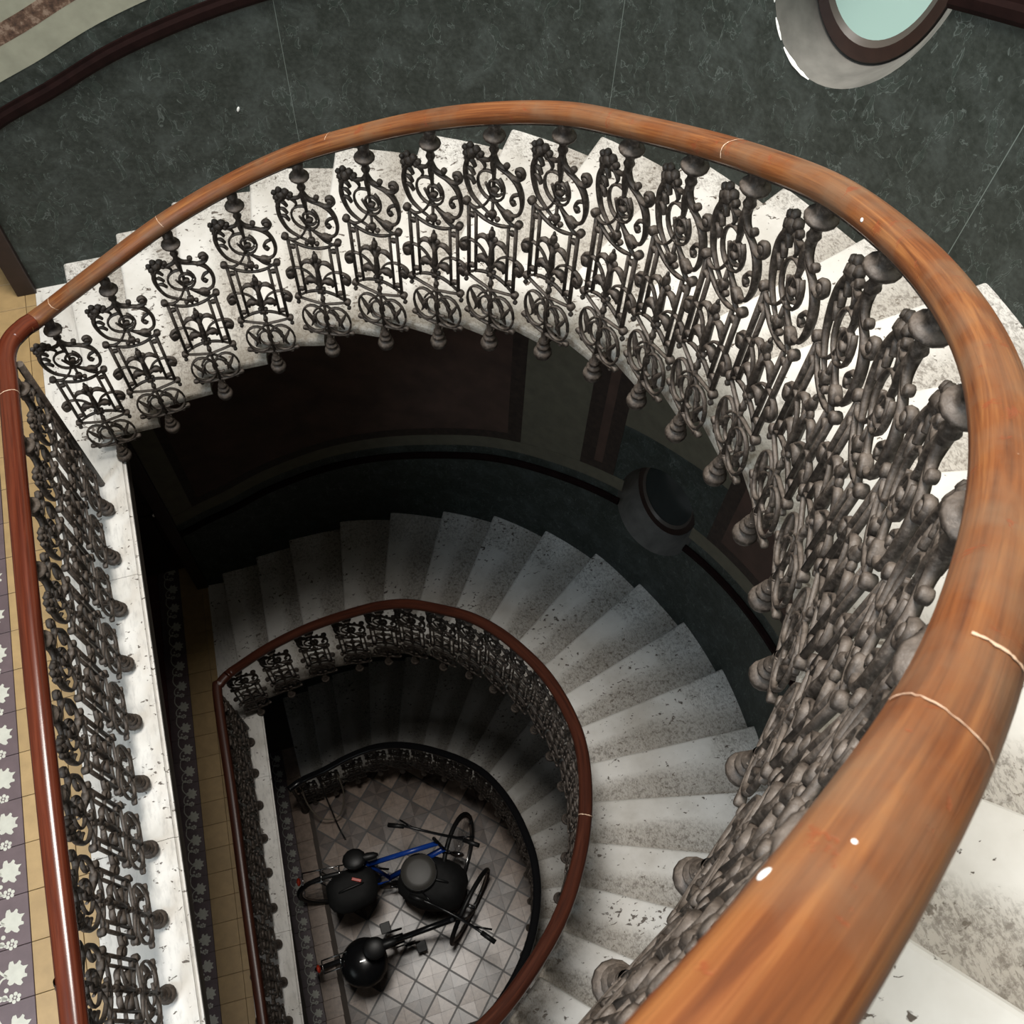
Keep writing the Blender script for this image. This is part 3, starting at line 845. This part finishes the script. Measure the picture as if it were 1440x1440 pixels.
# ------------------------------------------------------------------ ground floor
gz = Z3 + ZL
gfl = empty('floor', (-.2, -.5, gz), 0.0)
gfl['kind'] = 'structure'; gfl['label'] = 'ground floor of tan and brown diamond patterned cement tiles'
bm = bmesh.new(); add_box(bm, -3.2, 4.0, -3.2, 3.8, -.1, -.011); mesh_obj('floor_bed', bm, M_GROUT, gfl)
def diamond_tile(flip):
    """square tile: one corner half is the tan diamond, the other is split in two brown tones, umber stripe on the diagonal"""
    s = .188; gp = .0009; bm = bmesh.new()
    def face(pts, mi, z=0.0):
        f = bm.faces.new([bm.verts.new((p[0], p[1], z)) for p in pts]); f.material_index = mi
    a, b_ = gp, s - gp
    d = .014
    # tan triangle corner at (b,b) side: vertices (b,a+2d)...; stripe along (a,b)-(b,a)
    face([(b_, a + d), (b_, b_), (a + d, b_)], 0)
    face([(b_, a), (b_, a + d), (a + d, b_), (a, b_), (a, b_ - d), (b_ - d, a)], 3, -.0004)
    mx = (a + b_) / 2 - d / 2
    face([(a, a), (b_ - d, a), (mx, mx)], 1)
    face([(a, a), (mx, mx), (a, b_ - d)], 2)
    # sides
    for (p, q) in (((a, a), (a, b_)), ((a, b_), (b_, b_)), ((b_, b_), (b_, a)), ((b_, a), (a, a))):
        f = bm.faces.new([bm.verts.new((p[0], p[1], -.0004)), bm.verts.new((q[0], q[1], -.0004)), bm.verts.new((q[0], q[1], -.011)), bm.verts.new((p[0], p[1], -.011))]); f.material_index = 3
    for v in bm.verts: v.co.x -= s / 2; v.co.y -= s / 2
    for f in bm.faces:
        if f.normal.z < -.5: f.normal_flip()
    bm.normal_update()
    for f in bm.faces:
        if f.normal.z < -.5: f.normal_flip()
    me = bpy.data.meshes.new('diamond_tile'); bm.to_mesh(me); bm.free()
    for m in (M_GT_A, M_GT_B, M_GT_C, M_GT_D): me.materials.append(m)
    return me
ME_D = diamond_tile(0)
S = .188
gcount = 0
for i in range(-4, 15):
    for j in range(-14, 8):
        cx = .2530 + S * (i + .5) + .1 * 0; cy = 1.335 + S * (j + .5)
        xx = cx + .025 * (cy - 1.3) ; yy = cy
        if xx < -.13 or xx > 2.45 or yy > 2.2 or yy < -1.2: continue
        if hypot(max(xx - .75, 0) / 1.45, (yy - .4) / 1.75) > 1.0: continue
        o = bpy.data.objects.new('diamond_tile', ME_D); link(o); o.parent = gfl
        # diamond centres at (even i edge): tan corner points to the node (i odd, j even)
        nx = 1 if (i % 2 == 0) else -1; ny = 1 if (j % 2 == -1 or j % 2 == 1) else -1
        ang = {(1, 1): 0, (-1, 1): pi / 2, (-1, -1): pi, (1, -1): -pi / 2}[(nx, ny)]
        o.location = (xx + .2, yy + .5, random.uniform(-.0008, .0008)); o.rotation_euler = (random.uniform(-.012, .012), random.uniform(-.012, .012), ang)
        gcount += 1
ME_TAN = tile_mesh('tan_border_tile', .19, .188, .011, M_GT_A)
for j in range(-3, 19):
    y = -1.2 + j * .188
    xo = -.17 + .03 * (y - 1.9)
    o = bpy.data.objects.new('border_tile', ME_TAN); link(o); o.parent = gfl; o.location = (xo - .19 + .2 + .02, y + .5, 0)
    o = bpy.data.objects.new('mauve_tile', ME_VINE); link(o); o.parent = gfl; o.location = (xo - .19 - .19 + .2 + .02, y + .5, 0)
    q = bpy.data.objects.new('leaf_inlay', ME_LEAF); link(q); q.parent = o
print('ground tiles', gcount)

# ------------------------------------------------------------------ walls
def wall(name, fo, z0, smax, label, zt_extra, oval=True, below=-.22, lit=True, out=0.0, xstart=None):
    root = empty(name, (fo(0).x, fo(0).y, z0))
    root['kind'] = 'structure'; root['label'] = label
    base = Vector(root.location)
    def P(s, h, off=0.0):
        p = fo(s); t = tangent(fo, s); q = p + left(t) * (out - off)
        return Vector((q.x, q.y, z0 + ZT + s * RISE + h)) - base
    # oval centre in (s, h)
    SC, HC, RS, RH = (9.05, .96, .74, .50) if lit else (8.85, 1.02, .72, .50)
    S0, S1, H0, H1 = SC - 1.05, SC + 1.05, HC - .75, HC + .75
    bm = bmesh.new()
    svals = [-.6 + i * .25 for i in range(int((smax + .6) / .25) + 1)]
    svals = sorted(set([round(v, 4) for v in svals] + [S0, S1]))
    hrows = [below, H0, .85, 1.03, 1.30, H1, zt_extra]
    cache = {}
    def V(s, h):
        k = (round(s, 4), round(h, 4))
        if k not in cache: cache[k] = bm.verts.new(P(s, h))
        return cache[k]
    for a, b in zip(svals, svals[1:]):
        for c, d in zip(hrows, hrows[1:]):
            if oval and a >= S0 - 1e-6 and b <= S1 + 1e-6 and c >= H0 - 1e-6 and d <= H1 + 1e-6: continue
            f = bm.faces.new((V(a, c), V(b, c), V(b, d), V(a, d)))
            f.material_index = 0 if (c + d) / 2 < 1.03 else 1; f.smooth = True
    if oval:
        n = 96; rings = []
        for r in range(7):
            w = r / 6
            row = []
            for k in range(n):
                a = 2 * pi * k / n
                ac = atan2(H1 - HC, S1 - SC)
                for aa in (ac, pi - ac, pi + ac, 2 * pi - ac):
                    if abs(a - aa) < pi / n + 1e-6: a = aa
                c, s = cos(a), sin(a)
                ex, ey = SC + RS * c, HC - RS * c * RISE * .0 + RH * s
                m = min((S1 - SC) / abs(c) if abs(c) > 1e-6 else 9e9, (H1 - HC) / abs(s) if abs(s) > 1e-6 else 9e9)
                qx, qy = SC + c * m, HC + s * m
                row.append(bm.verts.new(P(ex + (qx - ex) * w, ey + (qy - ey) * w - 0)))
            rings.append((row))
        for r0, r1 in zip(rings, rings[1:]):
            for k in range(n):
                f = bm.faces.new((r0[k], r0[(k + 1) % n], r1[(k + 1) % n], r1[k])); f.smooth = True
                hc = sum(v.co.z for v in f.verts) / 4
                f.material_index = 0
        # material by height above the nosing line (use s of angle)
    MC, MT, MB = (M_CREAM, M_CREAM, M_BROWN) if lit else (M_CREAM_SHADE, M_TERRA_SHADE, M_BROWN_SHADE)  # lower storeys take the paint copies with shade in their colour
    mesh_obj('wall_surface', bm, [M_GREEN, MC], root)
    # bands that follow the stairs
    def band(nm, s0, s1, h0, h1, proud, mat, prof=None):
        bm = bmesh.new(); prev = None
        n = max(2, int((s1 - s0) / .2))
        pr = prof or [(h0, 0), (h0, proud), (h1, proud), (h1, 0)]
        for i in range(n + 1):
            s = s0 + (s1 - s0) * i / n
            dh = -.02 if lit else 0.0
            row = [bm.verts.new(P(s, h + dh, o)) for h, o in pr]
            if prev:
                for j in range(len(row) - 1): bm.faces.new((prev[j], prev[j + 1], row[j + 1], row[j]))
            else: bm.faces.new(row)
            prev = row
        bm.faces.new(prev[::-1]); fix(bm)
        mesh_obj(nm, bm, mat, root)
    ovs = [( -.5, SC - RS * .92), (SC + RS * .92, smax)] if oval else [(-.5, smax)]
    for (a, b) in ovs:
        band('dado_moulding', a, b, .85, .93, .02, M_MOULD, [(.85, 0), (.852, .014), (.87, .024), (.90, .024), (.915, .012), (.93, .010), (.93, 0)])
        band('cream_band', a, b, 1.03, 1.165, .0025, MC)
    # painted panels with brown marbled frames above
    for (a, b) in ((.15, 6.4), (7.4, SC - RS - .15 if oval else 8.4), (SC + RS + .2, 13.5), (14.3, 19.0)):
        if b > smax: continue
        band('panel_border', a, b, 1.165, 1.25, .003, MB)
        band('panel_field', a + .22, b - .22, 1.25, zt_extra - .45, .002, MT)
        band('panel_border', a, b, zt_extra - .45, zt_extra - .37, .003, MB)
        for s in (a, b - .22):
            band('panel_border', s, s + .22, 1.25, zt_extra - .45, .003, MB)
    # vertical joints scratched in the paint
    if lit:
        for s, w in ((3.62, .0012), (7.05, .0012), (10.62, .0016)):
            d = (fo(s + .05) - fo(s)).length / .05
            for hh in range(6):
                band('joint_line', s - w / d, s + w / d, -.05 + hh * .15, .10 + hh * .15, .0008, M_JOINT) if hh < 1 else None
            bm = bmesh.new()
            vs = [bm.verts.new(P(s + sg * w / d, h, .0012)) for sg, h in ((-1, -.05), (1, -.05), (1, .85), (-1, .85))]
            bm.faces.new(vs); mesh_obj('joint_line', bm, M_JOINT, root)
    # oval window in its deep splayed reveal
    if oval:
        win = empty('window_' + ('1' if lit else '2'), (0, 0, 0))
        win['kind'] = 'structure'; win['label'] = 'oval window in a deep splayed grey plaster reveal' if lit else 'dark oval window in the shaded lower wall'
        c0 = P(SC, HC) + base; t = tangent(fo, SC); nrm = left(t)
        win.location = c0
        def E(k, n, sc, depth):
            a = 2 * pi * k / n
            return a
        n = 64
        def rim(k): # outer rim on curved wall
            a = 2 * pi * k / n
            return P(SC + RS * cos(a), HC + RH * sin(a)) + base - c0
        def inner_(k, sc, depth):
            a = 2 * pi * k / n
            ws = ((fo(SC + RS) - fo(SC - RS)).length / 2)
            return t * (ws * sc * cos(a) - .30 * depth) + Vector((0, 0, RH * sc * sin(a) - .45 * depth + RS * RISE * cos(a) * .0)) + nrm * depth
        def ringmesh(nm, fa, fb, mat, m=1):
            bm = bmesh.new(); prev = None; rows = []
            for j in range(m + 1):
                w = j / m; rows.append([bm.verts.new(fa(k) * (1 - w) + fb(k) * w) for k in range(n)])
            for r0, r1 in zip(rows, rows[1:]):
                for k in range(n):
                    f = bm.faces.new((r0[k], r0[(k + 1) % n], r1[(k + 1) % n], r1[k])); f.smooth = True
            return mesh_obj(nm, bm, mat, win)
        ringmesh('reveal', rim, lambda k: inner_(k, .84, .22), M_REVEAL, 4)
        ringmesh('casing', lambda k: inner_(k, .84, .222), lambda k: inner_(k, .82, .20), M_LIP)
        ringmesh('window_frame', lambda k: inner_(k, .82, .201), lambda k: inner_(k, .715, .215), M_WINFRAME, 2)
        ringmesh('glazing_bead', lambda k: inner_(k, .715, .215), lambda k: inner_(k, .66, .235), M_LIP)
        bm = bmesh.new(); f = bm.faces.new([bm.verts.new(inner_(k, .665, .234)) for k in range(n)])
        mesh_obj('glass', bm, M_GLASS_LIT if lit else M_GLASS_DARK, win)
        if lit:
            bm = bmesh.new(); rnd = random.Random(3)
            def patch(a0, a1, w):
                pts_ = []
                m = 9; 
                for i in range(m + 1):
                    a = radians(a0 + (a1 - a0) * i / m); ww = w * sin(pi * (i + .4) / (m + .8)) * rnd.uniform(.6, 1.1)
                    q = P(SC + RS * cos(a), HC + RH * sin(a)) + base - c0
                    r = Vector((0, 0, 0)) - q; r.normalize()
                    pts_.append((q + r * ww * .7 - nrm * .002, q - r * ww * .5 - nrm * .004, q - nrm * (.006 + ww * .25)))
                prev = None
                for a_, b2, cc in pts_:
                    row = [bm.verts.new(a_), bm.verts.new(cc), bm.verts.new(b2)]
                    if prev:
                        for j in range(2): bm.faces.new((prev[j], prev[j + 1], row[j + 1], row[j]))
                    prev = row
            patch(232, 258, .018); patch(216, 228, .010); patch(203, 209, .010); patch(190, 193, .005); patch(183, 185, .004)
            mesh_obj('plaster_chip', bm, M_WHITE, win)
    return root, P
fo1 = curve_fn(O1); fo2 = curve_fn(O2); fo3 = curve_fn(O3)
w1, P1 = wall('wall_upper', fo1, 0.0, 22.2, 'curved wall of dark green marbled paint above the top flight', 2.6)
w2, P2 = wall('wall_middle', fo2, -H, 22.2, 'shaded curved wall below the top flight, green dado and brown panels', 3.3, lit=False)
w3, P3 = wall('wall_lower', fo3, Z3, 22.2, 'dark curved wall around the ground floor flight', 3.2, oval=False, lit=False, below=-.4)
# small chip on the green wall
bm = bmesh.new(); blob(bm, (0, 0, 0), .011, .6, .25, 1.3, .35, 8, 6)
o = mesh_obj('paint_chip', bm, M_WHITE, w1); o.location = P1(3.05, .36, .004)

# side walls, left of the stair, with the doorway on the north side
def structure_box(name, x0, x1, y0, y1, z0, z1, mat, label):
    bm = bmesh.new(); add_box(bm, x0, x1, y0, y1, z0, z1); o = mesh_obj(name, bm, mat)
    o['kind'] = 'structure'; o['label'] = label; return o
ZB, ZTOP = Z3 - .02, 7.3
structure_box('wall_west', -2.85, -2.65, -3.2, 3.2, ZB, ZTOP, M_PLASTER, 'pale plaster wall behind the landings')
structure_box('wall_south', -2.65, .3, -3.1, -2.9, ZB, ZTOP, M_PLASTER, 'pale plaster wall at the south side of the stairwell')
for nm, zz, yy in (('door_1', ZL, 2.68), ('door_2', ZL - H, 2.84)):
    dr = empty(nm, (-.8, yy, zz)); dr['kind'] = 'structure'; dr['label'] = 'dark brown door frame beside the first step' if nm == 'door_1' else 'dark door frame on the lower landing'
    bm = bmesh.new(); add_box(bm, .43, .53, -.035, .12, 0, 2.25, bevel=.006); mesh_obj('door_jamb', bm, M_JAMB, dr)
    bm = bmesh.new(); add_box(bm, -.63, -.53, -.035, .12, 0, 2.25, bevel=.006); mesh_obj('door_jamb', bm, M_JAMB, dr)
    bm = bmesh.new(); add_box(bm, -.63, .53, -.035, .12, 2.25, 2.36, bevel=.006); mesh_obj('door_lintel', bm, M_JAMB, dr)
    bm = bmesh.new(); add_box(bm, -.53, .43, .22, .26, 0.005, 2.25); add_box(bm, -.42, .32, .205, .22, .15, 1.0, bevel=.004); add_box(bm, -.42, .32, .205, .22, 1.15, 2.1, bevel=.004)
    mesh_obj('door_leaf', bm, M_JAMB, dr)
    bm = bmesh.new(); blob(bm, (.36, .18, 1.05), .028); mesh_obj('door_knob', bm, M_CHROME, dr)
    structure_box('wall_north', -2.65, -1.43, yy, yy + .2, zz, zz + 2.4, M_CREAM, 'cream wall left of the doorway')
    structure_box('wall_north', -2.65, -.27, yy, yy + .2, zz + 2.36, zz + 3.6, M_CREAM, 'cream wall above the doorway')
structure_box('ceiling', -2.85, 3.6, -3.1, 3.2, ZTOP, ZTOP + .1, M_PLASTER, 'plaster ceiling over the stairwell')

# added windows and skylight, all unseen; daylight comes from the lamps before them
def added_casement(name, loc, rz, w, h, label, flat=False):
    root = empty(name, loc, rz); root['kind'] = 'structure'; root['label'] = label
    if flat: root.rotation_euler = (pi / 2, 0, 0)
    bm = bmesh.new()
    for a in (-w / 2, w / 2): add_box(bm, a - .035, a + .035, -.03, .03, -h / 2 - .035, h / 2 + .035)
    for b in (-h / 2, h / 2): add_box(bm, -w / 2, w / 2, -.03, .03, b - .035, b + .035)
    mesh_obj('window_frame', bm, M_WINFRAME, root)
    for b in (-h / 6, h / 6):
        bm = bmesh.new(); add_box(bm, -w / 2, w / 2, -.015, .015, b - .012, b + .012); mesh_obj('glazing_bar', bm, M_WINFRAME, root)
    bm = bmesh.new(); add_box(bm, -.014, .014, -.018, .018, -h / 2, h / 2); mesh_obj('glazing_bar', bm, M_WINFRAME, root)
    bm = bmesh.new(); add_box(bm, -w / 2, w / 2, -.004, .004, -h / 2, h / 2); mesh_obj('glass', bm, M_GLASS_LIT, root)  # added panes, made of the self-glowing glass
added_casement('window_3', (-2.62, -1.7, 5.2), pi / 2, 1.3, 2.0, 'tall window of the upper landing')
added_casement('window_4', (-1.3, -2.87, 2.0), 0, 1.2, 1.6, 'tall window of the middle landing')
added_casement('window_5', (-2.62, -1.6, -5.4), pi / 2, 1.3, 1.2, 'window of the ground floor hall')
added_casement('window_6', (0.85, 1.05, 7.26), 0, 2.0, 2.4, 'glazed skylight in the ceiling of the stairwell', True)

# ------------------------------------------------------------------ bicycles on the ground floor
def bicycle(loc, heading, steer, lean, label, frame_mat, sc, lower):
    root = empty('bicycle', loc, heading); tag(root, label, 'bicycle')
    R = .34; WB = 1.08
    lm = Matrix.Rotation(lean, 4, 'X') @ Matrix.Scale(sc, 4)
    parts = []
    def add(nm, bm, mat, par=None, mtx=None):
        fix(bm)
        if mtx is not None: bmesh.ops.transform(bm, matrix=mtx, verts=bm.verts[:])
        bmesh.ops.transform(bm, matrix=lm, verts=bm.verts[:])
        return mesh_obj(nm, bm, mat, par or root, smooth=False)
    def wheel(cx, mtx):
        bm = bmesh.new(); n = 40
        pts_ = [(cx + R * cos(2 * pi * k / n), 0, R + R * sin(2 * pi * k / n)) for k in range(n + 1)]
        tube(bm, pts_, .021, 8, 1, 1, up=Vector((0, 1, 0)), smooth_path=False)
        w = add('wheel', bm, M_BLACK, None, mtx)
        bm = bmesh.new()
        pts_ = [(cx + (R - .028) * cos(2 * pi * k / n), 0, R + (R - .028) * sin(2 * pi * k / n)) for k in range(n + 1)]
        tube(bm, pts_, .009, 6, 1, 1, up=Vector((0, 1, 0)), smooth_path=False)
        tube(bm, [(cx, -.045, R), (cx, .045, R)], .02, 8, 1, 1, smooth_path=False)
        add('rim', bm, M_CHROME, w, mtx)
        bm = bmesh.new()
        for k in range(24):
            a = 2 * pi * k / 24; y = .03 if k % 2 else -.03
            tube(bm, [(cx, y, R), (cx + (R - .03) * cos(a), 0, R + (R - .03) * sin(a))], .0012, 3, 1, 1, smooth_path=False)
        add('spokes', bm, M_CHROME, w, mtx)
        return w
    wheel(0, None)
    head_t = Vector((.88, 0, .93)); head_b = Vector((.93, 0, .70)); hub = Vector((WB, 0, R))
    axis = (head_t - head_b).normalized()
    st = Matrix.Translation(head_b) @ Matrix.Rotation(steer, 4, axis) @ Matrix.Translation(-head_b)
    wheel(WB, st)
    bm = bmesh.new()
    for y in (-.05, .05):
        tube(bm, [(head_b.x, y * .7, head_b.z - .02), (head_b.x + .05, y, .52), (WB, y, R)], .012, 6, 1, 4)
    tube(bm, [(head_b.x, -.04, head_b.z - .02), (head_b.x, .04, head_b.z - .02)], .016, 6, 1, 1, smooth_path=False)
    tube(bm, [tuple(head_b), tuple(head_t + axis * .1)], .015, 8, 1, 1, smooth_path=False)
    add('fork', bm, M_BLACKP, None, st)
    bm = bmesh.new(); ht = head_t + axis * .12
    tube(bm, [(ht.x + .02, -.31, ht.z + .03), (ht.x + .03, -.22, ht.z + .03), (ht.x + .04, -.08, ht.z), (ht.x + .04, .08, ht.z), (ht.x + .03, .22, ht.z + .03), (ht.x + .02, .31, ht.z + .03)], .012, 8, 1, 5)
    hb = add('handlebar', bm, M_BLACKP, None, st)
    for s in (-1, 1):
        bm = bmesh.new(); tube(bm, [(ht.x + .025, s * .265, ht.z + .03), (ht.x + .01, s * .40, ht.z + .025)], .020, 8, 1, 1, smooth_path=False); add('grip', bm, M_BLACK, hb, st)
        bm = bmesh.new(); tube(bm, [(ht.x + .04, s * .20, ht.z + .02), (ht.x + .085, s * .33, ht.z + .0)], .008, 6, 1, 1, smooth_path=False); add('brake_lever', bm, M_BLACKP, hb, st)
    # frame
    bb = Vector((.43, 0, .29)); seat_t = Vector((.28, 0, .80)); r_ax = Vector((0, 0, R))
    bm = bmesh.new()
    tube(bm, [tuple(seat_t - Vector((-.01, 0, .05))), tuple(head_t - axis * .03)], .022, 8, 1, 1, smooth_path=False)
    tube(bm, [tuple(bb), tuple(head_b + axis * .03)], .026, 8, 1, 1, smooth_path=False)
    tube(bm, [tuple(bb), tuple(seat_t)], .018, 8, 1, 1, smooth_path=False)
    for y in (-.05, .05):
        tube(bm, [(bb.x, y * .6, bb.z), (0, y, R)], .010, 6, 1, 1, smooth_path=False)
        tube(bm, [(seat_t.x + .02, y * .3, seat_t.z - .06), (0, y, R)], .009, 6, 1, 1, smooth_path=False)
    add('frame', bm, frame_mat)
    bm = bmesh.new(); lathe(bm, [(0, -.006), (.09, -.006), (.09, .006), (0, .006)], 24); 
    bmesh.ops.transform(bm, matrix=Matrix.Translation((bb.x, -.06, bb.z)) @ Matrix.Rotation(pi / 2, 4, 'X'), verts=bm.verts[:])
    bm2 = bm
    ck = add('chainring', bm, M_BLACKP)
    for (x0, y0, z0_) in ((.08, -.17, -.125), (-.17, .08, .10)):
        sg = -1 if y0 < 0 else 1
        bm = bmesh.new(); tube(bm, [(bb.x, sg * .075, bb.z), (bb.x - sg * .12, sg * .08, bb.z + sg * .11)], .010, 6, 1, 1, smooth_path=False); add('crank', bm, M_BLACKP, ck)
        bm = bmesh.new(); add_box(bm, bb.x + x0, bb.x + x0 + .09, y0, y0 + .09, bb.z + z0_, bb.z + z0_ + .025, bevel=.006); add('pedal', bm, M_BLACK, ck)
    # saddle
    bm = bmesh.new(); tube(bm, [(.27, 0, .80), (.25, 0, .92)], .014, 8, 1, 1, smooth_path=False); add('seat_post', bm, M_CHROME)
    bm = bmesh.new(); blob(bm, (.20, 0, .945), .085, 1.15, 1.05, .38, 0, 12, 8); blob(bm, (.31, 0, .94), .045, 2.0, .75, .6, 0, 10, 8)
    add('saddle', bm, M_BLACK)
    # mudguard and rear rack
    bm = bmesh.new()
    for y in (-.05, .05): tube(bm, [(.20, y, .72), (-.25, y, .73)], .006, 6, 1, 1, smooth_path=False); tube(bm, [(0, y, R), (-.12, y, .73)], .006, 6, 1, 1, smooth_path=False)
    for x in (-.25, -.1, .05, .2): tube(bm, [(x, -.05, .73), (x, .05, .73)], .006, 6, 1, 1, smooth_path=False)
    add('luggage_rack', bm, M_CHROME)
    bm = bmesh.new(); blob(bm, (-.29, 0, .69), .03, .6, 1.2, 1); add('rear_light', bm, M_RED)
    return root
ZG = gz
bA = bicycle((.03, .50, ZG), radians(-5), radians(62), radians(-8), 'blue-framed bicycle with front wheel turned, standing on the diamond tiles', M_BLUE, 1.27, False)
bB = bicycle((.05, -.10, ZG), radians(2), radians(45), radians(7), 'black bicycle nearest the stone landing edge, below the blue one', M_BLACKP, 1.22, False)

def bag(name, loc, sx, sy, sz, rz, label, cat, mat, seed=1, cord=True):
    root = empty(name, loc, rz); tag(root, label, cat)
    rnd = random.Random(seed); bm = bmesh.new()
    bmesh.ops.create_uvsphere(bm, u_segments=20, v_segments=14, radius=1)
    for v in bm.verts:
        c = v.co; k = (abs(c.x) ** 3.2 + abs(c.y) ** 3.2 + abs(c.z) ** 3.2) ** (-1 / 3.2)
        w = 1 + .05 * sin(5 * c.x + seed) * cos(4 * c.y + 2 * seed) + .03 * sin(9 * c.z)
        v.co = Vector((c.x * k * w * sx, c.y * k * w * sy, (c.z * k * w + 1) * sz))
    for f in bm.faces: f.smooth = True
    mesh_obj('body', bm, mat, root)
    bm = bmesh.new(); tube(bm, [(-sx * .5, 0, sz * 1.95), (-sx * .3, 0, sz * 2.15), (sx * .3, 0, sz * 2.15), (sx * .5, 0, sz * 1.95)], .012, 6, 1, 5, up=YUP); mesh_obj('handle', bm, M_BLACK, root)
    return root
bag('pannier_bag', (.20, .40, ZG + .78), .26, .20, .15, .1, 'black luggage bag on the rack of the blue bicycle, red strap on top', 'bag', M_CLOTH, 1)
bag('cargo_bag', (1.02, .27, ZG + .33), .36, .26, .27, -.5, 'large black bag between the two bicycles', 'bag', M_CLOTH, 2)
# red strap, amber reflector
bm = bmesh.new(); add_box(bm, -.05, .05, -.015, .015, 0, .012, bevel=.004)
o = mesh_obj('strap', bm, M_RED); o.location = (.27, .46, ZG + 1.085); o.rotation_euler = (0, 0, -.5); tag(o, 'short orange-red strap lying on the black luggage bag', 'strap')
bm = bmesh.new(); lathe(bm, [(0, 0), (.03, 0), (.03, .012), (.02, .02), (0, .022)], 12)
o = mesh_obj('reflector', bm, M_AMBER); o.location = (.24, .66, ZG + 1.03); tag(o, 'small amber reflector beside the blue bicycle frame', 'reflector')
# round grey cushion on the front bag
sp = empty('round_seat_pad', (.90, .37, ZG + .88)); tag(sp, 'round grey seat pad on top of the bicycle pile', 'seat pad')
bm = bmesh.new(); lathe(bm, [(0, 0), (.16, 0), (.19, .02), (.195, .05), (.18, .075), (.12, .09), (0, .082)], 28); fix(bm); mesh_obj('cushion', bm, M_GREYSEAT, sp)
bm = bmesh.new(); tube(bm, [(.185 * cos(2 * pi * k / 28), .185 * sin(2 * pi * k / 28), .07) for k in range(29)], .006, 6, 1, 1, smooth_path=False); mesh_obj('piping', bm, M_BLACK, sp)
# black helmet
hm = empty('helmet', (.15, -.29, ZG + .72)); tag(hm, 'black rounded helmet hanging on the black bicycle', 'helmet')
bm = bmesh.new(); lathe(bm, [(.20, 0), (.235, .02), (.24, .08), (.215, .16), (.15, .22), (.07, .245), (0, .25)], 28); lathe(bm, [(.20, 0), (.19, .05), (0, .2)], 28); mesh_obj('shell', bm, M_BLACKP, hm)
bm = bmesh.new(); tube(bm, [(-.19, 0, .02), (-.12, 0, -.08), (0, 0, -.12), (.12, 0, -.08), (.19, 0, .02)], .008, 6, 1, 5, up=YUP); mesh_obj('chin_strap', bm, M_CLOTH, hm)
bm = bmesh.new(); add_box(bm, -.03, .03, -.008, .008, .235, .255, bevel=.003); mesh_obj('badge', bm, M_CHROME, hm)
# cable loop at the foot of the lowest railing
bm = bmesh.new(); tube(bm, [(-.10, 1.72, ZG + .9), (-.12, 1.55, ZG + .5), (-.02, 1.38, ZG + .25), (.18, 1.36, ZG + .2), (.30, 1.50, ZG + .5), (.30, 1.66, ZG + .9)], .009, 6, 1, 8, up=Vector((.3, .9, .2)))
o = mesh_obj('cable', bm, M_CABLE); tag(o, 'thin cable looping from the end of the lowest railing', 'cable')
bm = bmesh.new(); tube(bm, [(.10, 1.62, ZG + .9), (.12, 1.4, ZG + .3), (.14, 1.26, ZG + .02), (.18, 1.12, ZG + .02)], .010, 6, 1, 6, up=Vector((.3, .9, .2)))
o = mesh_obj('lock_chain', bm, M_BLACK); tag(o, 'black lock cable hanging from the lowest railing to the tiles', 'cable')
print('objects', len(bpy.data.objects))
